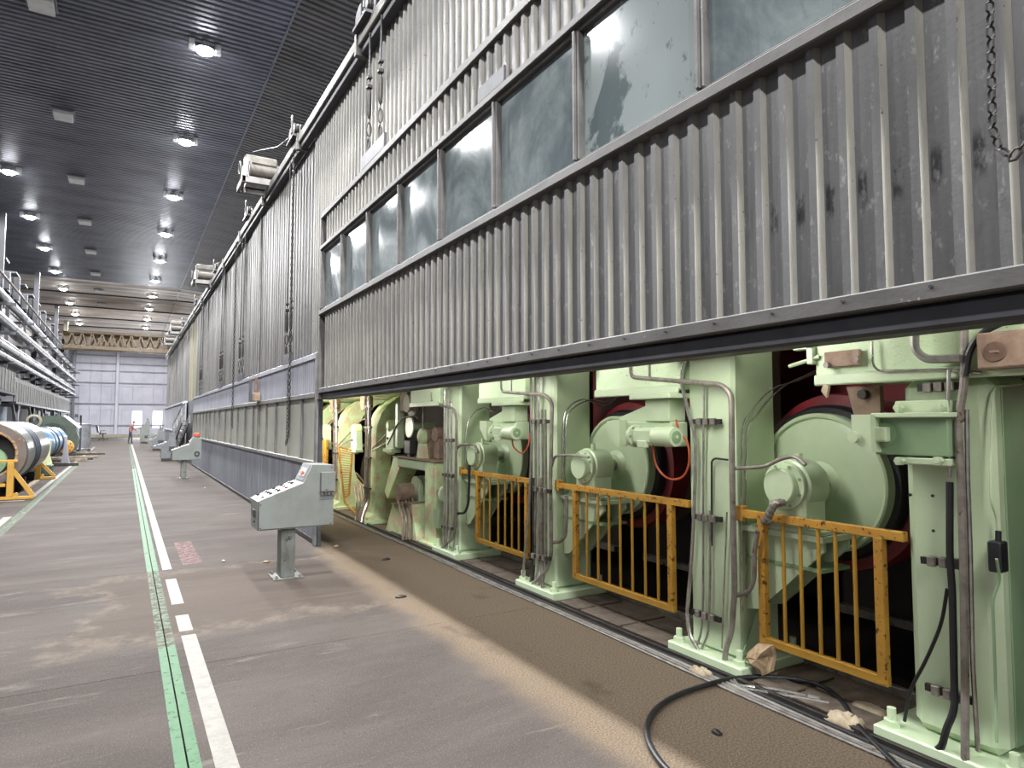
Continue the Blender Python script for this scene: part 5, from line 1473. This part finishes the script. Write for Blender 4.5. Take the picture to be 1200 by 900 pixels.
# black hose loop
hz = [(1060, 905), (1030, 876), (1005, 850), (985, 820), (962, 804), (935, 797), (900, 793), (862, 795), (838, 800), (800, 812), (772, 828), (759, 848), (760, 868), (772, 890), (790, 910), (830, 950)]
pts = [PZ(x, y, 0.022) for x, y in hz]
pts[0].z = 0.02
MB().tube(smooth_path(pts, 6), 0.0155, 12).build('black_hose', MAT['black'], None, 'thick black rubber hose looped on the floor in the foreground', 'hose')

def rag(name, label, cat, c, sx, sy, h, mat, seed, nx=9, group=None):
    rnd = random.Random(seed); m = MB(); vs = []
    for i in range(nx):
        for j in range(nx):
            u, v = i / (nx - 1) * 2 - 1, j / (nx - 1) * 2 - 1
            rr = max(0, 1 - (u * u + v * v) * 0.5)
            z = 0.006 + h * rr * (0.35 + 0.65 * rnd.random())
            if abs(u) == 1 or abs(v) == 1: z = 0.004 + rnd.random() * h * 0.15
            vs.append((c[0] + sx * (u * (1 - 0.25 * abs(v)) + rnd.uniform(-.1, .1)), c[1] + sy * (v * (1 - 0.2 * abs(u)) + rnd.uniform(-.1, .1)), c[2] + z))
    fs = [(i * nx + j, i * nx + j + 1, (i + 1) * nx + j + 1, (i + 1) * nx + j) for i in range(nx - 1) for j in range(nx - 1)]
    m.add(vs, fs)
    o = m.build(name, MAT[mat], None, label, cat, group, sharp=1.2)
    so = o.modifiers.new('thick', 'SOLIDIFY'); so.thickness = 0.004; so.offset = 1
    return o
q = PZ(990, 848)
rag('dirty_rag', 'pale dirty rag on the floor at the end of the bright tubes', 'rag', (q.x, q.y, 0.0), 0.09, 0.11, 0.07, 'paper', 2)
q = PZ(800, 797)
q = PZ(838, 796)
rag('paper_scrap', 'crumpled brown paper scrap at the foot of the second column', 'paper', (q.x - 0.02, q.y + 0.1, 0.0), 0.06, 0.09, 0.05, 'paper', 5)
q = PZ(1020, 833)
rag('paper_scrap', 'thin torn paper scrap beside the pale rag, before the nearest column', 'paper', (q.x, q.y, 0.0), 0.05, 0.11, 0.03, 'paper', 8)
# brown cloth leaning at the second column's foot, below the gate
vs = []; rnd = random.Random(4)
outl = [(876, 765), (888, 754), (903, 757), (906, 770), (902, 788), (893, 792), (880, 778), (873, 772)]
base = [PX(x, y, 3.50 + 0.02 * (i % 2)) for i, (x, y) in enumerate(outl)]
cen = sum(base, Vector((0, 0, 0))) / len(base)
m = MB(); ring2 = [cen + (p - cen) * 0.55 + Vector((rnd.uniform(-.05, .02), 0, rnd.uniform(-.01, .01))) for p in base]
back = [p + Vector((0.035, 0, 0)) for p in base]
n = len(base)
m.add(base + ring2 + [cen + Vector((-0.03, 0, 0))] + back, [(k, (k + 1) % n, n + (k + 1) % n, n + k) for k in range(n)] + [(n + k, n + (k + 1) % n, 2 * n) for k in range(n)] + [(k, (k + 1) % n, 2 * n + 1 + (k + 1) % n, 2 * n + 1 + k) for k in range(n)] + [tuple(range(2 * n + 1, 3 * n + 1))])
o = m.build('brown_cloth', MAT['cloth'], None, 'stiff brown cloth leaning at the second column below the nearest gate', 'cloth', sharp=0.2)
# cloth tied at beam 1
pp = [PX(965, 450, 3.45), PX(962, 458, 3.44), PX(968, 466, 3.44), PX(971, 452, 3.45)]
m = MB(); m.add(pp + [p + Vector((0.02, 0, 0)) for p in pp], [(0, 1, 2, 3), (4, 5, 6, 7), (0, 1, 5, 4), (1, 2, 6, 5), (2, 3, 7, 6), (3, 0, 4, 7)])
m.build('torn_tape', MAT['paper'], None, 'torn pale tape dangling from the end of the nearest head beam', 'tape')
for i, (x, y) in enumerate([(262, 658), (312, 659), (452, 656), (240, 572), (394, 641), (470, 700), (840, 860)]):
    q = PZ(x, y)
    lab = ['small pale litter flake on the aisle left of the nearest console', 'small pale litter flake just left of the console foot', 'short dark splinter on the brown dusty floor before the far bays', 'tiny white litter speck on the aisle below the second console',
           'tiny litter speck by the door guide post', 'small dark crumb on the dusty floor before the third column', 'small dark chip on the dusty floor inside the hose loop'][i]
    rag('litter_flake', lab, 'litter', (q.x, q.y, 0), 0.02 + 0.02 * (i % 3), 0.03, 0.02, 'dark' if i in (2, 5, 6) else 'paper', 20 + i, 4, 'litter on the floor')
# ================================================================== FAR BAYS (warm lit)
FRONT = [(3.42, 0.0), (3.42, 0.10), (3.53, 0.16), (3.55, 0.6), (3.55, 1.45), (3.57, 1.62), (3.64, 1.80), (3.74, 1.94), (3.86, 2.03), (3.95, 2.09)]
BACK = [(4.5, 2.09), (4.22, 1.99), (3.98, 1.80), (3.83, 1.55), (3.80, 1.3), (3.80, 0.74), (3.86, 0.58), (4.24, 0.16), (4.3, 0.0)]
FR = [(10.38, 'curved pale green machine frame just left of the brown motor'), (12.35, 'middle curved pale green frame carrying the yellow slatted guard'), (14.35, 'farthest curved pale green frame, beside the door guide post')]
for y, lab in FR:
    t = empty('curved_frame', (3.6, y, 0), lab, 'frame', 'curved frames in the far bays')
    MB().prism(FRONT + BACK, 'y', y, y + 0.44).build('casting', MAT['green_dirty'], t, sharp=0.9)
    MB().bx(3.36, 4.45, y - 0.06, y + 0.5, 0.0, 0.07, 0.01).build('foot', MAT['green_dirty'], t)
    MB().prism([(3.83, 0.67), (4.25, 0.17), (4.27, 0.19), (3.85, 0.69)], 'y', y - 0.01, y + 0.45).build('dust_ledge', MAT['rust_light'], t, 'dusty brown ledge')
    for k, dy in enumerate((0.10, 0.17, 0.25, 0.33)):
        MB().tube(fillet([(3.47, y + dy, 2.1), (3.49, y + dy, 1.4), (3.48, y + dy, 0.35), (3.38, y + dy - 0.05, 0.16), (3.34, y + dy - 0.1, 0.03)], 0.08), 0.014 + 0.004 * (k % 2), 6).build('conduit', MAT[('rust_light', 'bright', 'steel_dirty', 'rust_light')[k]], t)
    for z in (0.55, 1.05, 1.55, 1.9):
        MB().bx(3.46, 3.50, y + 0.06, y + 0.38, z, z + 0.03).build('clamp_rail', MAT['dark'], t)
    MB().tube(smooth_path([(3.5, y + 0.05, 1.22), (3.62, y - 0.25, 1.45), (3.72, y - 0.6, 1.68), (3.78, y - 0.85, 1.72)], 5), 0.012, 6).build('lube_hose', MAT['steel_dirty'], t)
    MB().tube(smooth_path([(3.5, y + 0.05, 1.18), (3.62, y - 0.3, 1.32), (3.70, y - 0.6, 1.42)], 5), 0.011, 6).build('lube_hose', MAT['steel_dirty'], t)
    MB().bx(3.50, 3.66, y + 0.5, y + 0.72, 1.86, 2.12, 0.01).build('rust_box', MAT['rust_light'], t)

def far_bearing(x, y, z, label):
    t = empty('wedge_bearing', (x, y, z), label, 'bearing', 'wedge bearings in the far bays')
    MB().lathe([(0, 0.06), (0.06, 0.06), (0.085, 0.04), (0.095, 0.0), (0.095, -0.10), (0, -0.10)], (x, y, z), (-1, 0, 0), 20).build('cap', MAT['green_dirty'], t)
    MB().prism([(y - 0.13, z - 0.05), (y + 0.13, z - 0.05), (y + 0.17, z - 0.34), (y + 0.1, z - 0.46), (y - 0.17, z - 0.36)], 'x', x - 0.02, x + 0.09).build('wedge_stand', MAT['green'], t)
    MB().bx(x - 0.06, x + 0.10, y - 0.2, y + 0.2, z - 0.42, z - 0.36, 0.01).build('saddle', MAT['green'], t)
    MB().cyl((x - 0.045, y + 0.05, z - 0.2), (x - 0.028, y + 0.05, z - 0.2), 0.02, 8).build('bolt', MAT['dark'], t)
    MB().cyl((x + 0.10, y, z), (x + 0.7, y, z), 0.05, 14).build('journal', MAT['steel_dirty'], t)
    MB().tube([(x + 0.2, y + 0.14, z - 0.3), (x + 0.22, y + 0.7, z - 0.42)], 0.03, 8).build('stay', MAT['green'], t)
    return t
p = PX(458, 499, 3.62); far_bearing(3.62, p.y, p.z, 'pale green wedge bearing right of the nearest curved frame')
p = PX(416, 503, 3.62); far_bearing(3.62, p.y, p.z, 'pale green wedge bearing between the two curved frames')
p = PX(381, 503, 3.62); far_bearing(3.62, p.y, p.z, 'pale green wedge bearing farthest back, by the guide post')

# yellow slatted guard
gd = empty('slatted_guard', (3.7, 11.7, 0.4), 'tapered yellow slatted guard leaning before the middle curved frame', 'guard')
Yg = 11.75
A, Bq, Cq, Dq = PY(397, 524, Yg), PY(413, 528, Yg), PY(409, 580, Yg), PY(403, 583, Yg)
for a, b in ((A, Dq), (Bq, Cq), (A, Bq), (Dq, Cq)):
    MB().bar(a, b, 0.03, 0.03, (0, 1, 0)).build('frame_bar', MAT['yellow'], gd)
for k in range(1, 20):
    u = k / 20
    MB().bar(A.lerp(Dq, u), Bq.lerp(Cq, u), 0.014, 0.018, (0, 1, 0)).build('slat', MAT['yellow_clean'], gd)
MB().tube(fillet([Dq, Dq + Vector((0.02, 0, -0.1)), Dq + Vector((0.2, -0.2, -0.3)), Dq + Vector((0.1, -0.3, -0.36))], 0.1), 0.02, 8).build('support_leg', MAT['yellow'], gd)
t = empty('yellow_post_guard', (3.6, 13.6, 0.6), 'sliver of yellow guard behind the guide post', 'guard')
MB().bx(3.55, 3.62, 13.55, 13.75, 0.55, 1.3, 0.01).build('panel', MAT['yellow'], t)

# pipe bundles bending to the floor beside the frames
for i, (y, lab) in enumerate([(11.1, 'bundle of bent brown pipes rising from the floor between the curved frames'), (9.0, 'bundle of bent brown pipes and cloth at the pedestal foot')]):
    t = empty('bent_pipes', (3.4, y, 0), lab, 'pipe', 'bent pipe bundles at the machine foot')
    for k in range(6):
        x = 3.36 + 0.05 * k
        MB().tube(fillet([(x, y - 0.35, 0.02), (x, y - 0.33, 0.30 + 0.02 * k), (x + 0.1, y + 0.12, 0.52 + 0.02 * k), (x + 0.16, y + 0.3, 0.5)], 0.07), 0.018, 8).build('pipe', MAT[('rust_light', 'steel_dirty')[k % 2]], t)

# drive pedestal with brown motor
ped = empty('drive_pedestal', (3.8, 8.9, 0), 'green drive pedestal with a brown motor and ribbed bearing in the warm lit bay', 'machine part')
MB().prism([(8.5, 0.0), (9.75, 0.0), (9.45, 0.42), (8.7, 0.5)], 'x', 3.5, 4.0).build('base', MAT['green_dirty'], ped)
MB().prism([(8.72, 0.505), (9.43, 0.43), (9.42, 0.45), (8.72, 0.53)], 'x', 3.46, 4.0).build('dust_cover', MAT['rust_light'], ped)
p = PX(474, 577, 3.55)
MB().lathe([(0.0, 0.0), (0.12, 0.0), (0.13, 0.02), (0.13, 0.24), (0, 0.24)], (3.45, p.y, p.z), (1, 0, 0), 24).build('brown_motor', MAT['rust_light'], ped)
for k in range(5):
    MB().lathe([(0.15, 0), (0.22, 0.005), (0.22, 0.035), (0.15, 0.04)], (3.68 + 0.06 * k, p.y - 0.1, p.z + 0.02), (1, 0, 0), 24).build('bearing_rib', MAT['green'], ped)
MB().cyl((3.66, p.y - 0.1, p.z + 0.02), (4.3, p.y - 0.1, p.z + 0.02), 0.17, 24).build('bearing_drum', MAT['green'], ped)
MB().bx(3.66, 4.0, p.y - 0.3, p.y + 0.06, 0.4, p.z, 0.02).build('bearing_foot', MAT['green'], ped)

lst = empty('loading_stand', (3.6, 8.2, 0), 'green box stand with overhanging arm left of the fourth column', 'machine part')
MB().bx(3.56, 3.95, 8.02, 8.38, 0.0, 1.12, 0.015).build('upright', MAT['green_dirty'], lst)
MB().bx(3.56, 3.95, 8.38, 9.45, 0.98, 1.12, 0.015).build('arm', MAT['green'], lst)
MB().prism([(9.45, 1.12), (9.45, 0.96), (9.95, 0.45), (10.1, 0.55), (9.7, 1.12)], 'x', 3.6, 3.9).build('inclined_leg', MAT['green_dirty'], lst)
MB().bx(3.54, 3.97, 8.0, 9.6, 1.12, 1.14, 0.004).build('dust_top', MAT['rust_light'], lst)
MB().bx(3.5, 4.05, 7.95, 8.45, 0.0, 0.05, 0.01).build('foot', MAT['green_dirty'], lst)
MB().cyl((3.62, 7.99, 0.72), (3.62, 7.82, 0.72), 0.055, 16).build('brown_shaft', MAT['rust'], lst)
MB().lathe([(0, 0), (0.11, 0), (0.13, 0.03), (0.11, 0.06), (0, 0.06)], (3.62, 7.82, 0.72), (0, -1, 0), 20).build('end_wheel', MAT['green'], lst)
MB().prism([(7.78, 0.55), (7.98, 0.5), (7.96, 0.3), (7.84, 0.28)], 'x', 3.52, 3.6).build('pawl', MAT['green'], lst)

ur = empty('upper_drive', (3.8, 8.7, 1.14), 'valve and brown motors standing on top of the loading stand', 'machine part')
p = PX(493, 512, 3.65)
MB().lathe([(0, 0), (0.06, 0), (0.12, 0.03), (0.12, 0.09), (0.06, 0.12), (0, 0.12)], (3.62, p.y, p.z), (1, 0, 0), 18).build('valve_body', MAT['green_dirty'], ur)
MB().prism([(p.y - 0.13, 1.14), (p.y + 0.13, 1.14), (p.y + 0.05, p.z - 0.05), (p.y - 0.05, p.z - 0.05)], 'x', 3.64, 3.74).build('valve_stand', MAT['green_dirty'], ur)
MB().cyl((3.68, p.y, p.z + 0.1), (3.68, p.y, 1.9), 0.014, 8).build('spindle', MAT['steel'], ur)
for k, (x, y) in enumerate(((503, 511), (513, 509))):
    q = PX(x, y, 3.75)
    MB().cyl((3.7, q.y, q.z), (3.95, q.y, q.z), 0.10, 18).bx(3.72, 3.93, q.y - 0.08, q.y + 0.08, 1.14, q.z, 0.01).build('brown_motor', MAT['rust_light'], ur)
q = PX(479, 524, 3.65)
MB().bx(3.62, 3.74, q.y - 0.12, q.y + 0.12, q.z - 0.1, q.z + 0.1, 0.01).bx(3.65, 3.7, q.y - 0.05, q.y + 0.05, 1.14, q.z).build('blue_grey_box', MAT['rail_dark'], ur)

pl = empty('pulley_cluster', (3.7, 9.2, 1.9), 'cream pulley discs under the head of the warm lit bay', 'pulley')
p = PX(480, 473, 3.6)
MB().lathe([(0, 0), (0.13, 0), (0.14, 0.02), (0.11, 0.03), (0.11, 0.07), (0.2, 0.08), (0.2, 0.11), (0, 0.11)], (3.55, p.y, p.z), (1, 0, 0), 28).build('large_disc', MAT['beige'], pl)
q = PX(482, 500, 3.7)
MB().lathe([(0, 0), (0.16, 0), (0.165, 0.02), (0.06, 0.03), (0.06, 0.4), (0, 0.4)], (3.66, q.y, q.z), (1, 0, 0), 28).build('lower_disc', MAT['green'], pl)
MB().bx(3.6, 3.72, q.y + 0.3, q.y + 0.42, 1.25, 1.95, 0.02).build('lever_arm', MAT['green'], pl)
MB().bx(3.6, 3.7, p.y + 0.1, p.y + 0.4, 1.82, 2.15, 0.01).build('rust_bracket', MAT['rust_light'], pl)
MB().tube(smooth_path([(3.6, p.y + 0.9, 1.3), (3.6, p.y + 0.4, 1.66), (3.62, p.y - 0.1, 1.74), (3.66, p.y - 0.2, 1.7)], 5), 0.015, 6).build('white_tube', MAT['bright'], pl)

# ceiling and walls inside the warm bay
sf = empty('bay_soffit', (4, 11, 2.1), 'cream green soffit plate inside the warm lit bay under the door', 'soffit')
MB().bx(3.05, 5.3, 8.75, 16.0, 2.10, 2.16).build('plate', MAT['green_dirty'], sf)
MB().bx(3.0, 3.05, 8.75, 16.0, 2.08, 2.2, 0.01).build('edge_angle', MAT['green_dirty'], sf)
for y in (9.3, 11.3, 13.3):
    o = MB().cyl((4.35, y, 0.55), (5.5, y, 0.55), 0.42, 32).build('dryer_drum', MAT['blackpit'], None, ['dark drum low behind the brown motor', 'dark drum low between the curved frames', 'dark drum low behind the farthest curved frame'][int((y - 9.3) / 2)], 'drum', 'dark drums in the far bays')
# tube lamps under the hood roof, in front of the near bays and hidden by the raised door
for i, y in enumerate((0.6, 2.9, 5.0, 7.0)):
    t = empty('hood_tube_lamp', (2.6, y, 2.52), ['tube lamp under the hood before the nearest column', 'tube lamp under the hood before the nearest gate', 'tube lamp under the hood before the middle gate', 'tube lamp under the hood before the smallest gate'][i], 'lamp', 'tube lamps behind the raised door')
    MB().bx(2.50, 2.60, y - 0.65, y + 0.65, 2.44, 2.52, 0.01).build('housing', MAT['white_box'], t)
    MB().cyl((2.625, y - 0.6, 2.47), (2.625, y + 0.6, 2.47), 0.018, 10).build('tube', MAT['tube'], t)
    area_light('hood_tube_light', (2.68, y, 2.44), (0, radians(-52), 0), 1.2, BAY_POWER, BAY_COLOUR, 'RECTANGLE', 0.12)
# warm tube lamps inside the hood, behind the closed door
for i, y in enumerate((11.4, 13.3)):
    t = empty('tube_lamp', (2.62, y, 2.03), ['warm tube lamp inside the hood behind the nearest closed door', 'second warm tube lamp inside the hood, deeper behind the closed doors'][i], 'lamp', 'tube lamps inside the hood')
    MB().bx(2.53, 2.62, y - 0.65, y + 0.65, 1.95, 2.03, 0.01).build('housing', MAT['white_box'], t)
    MB().cyl((2.645, y - 0.6, 1.98), (2.645, y + 0.6, 1.98), 0.018, 10).build('tube', MAT['tube'], t)
    area_light('tube_light', (2.70, y, 1.96), (0, radians(-75), 0), 1.2, INNER_POWER, INNER_COLOUR, 'RECTANGLE', 0.12)
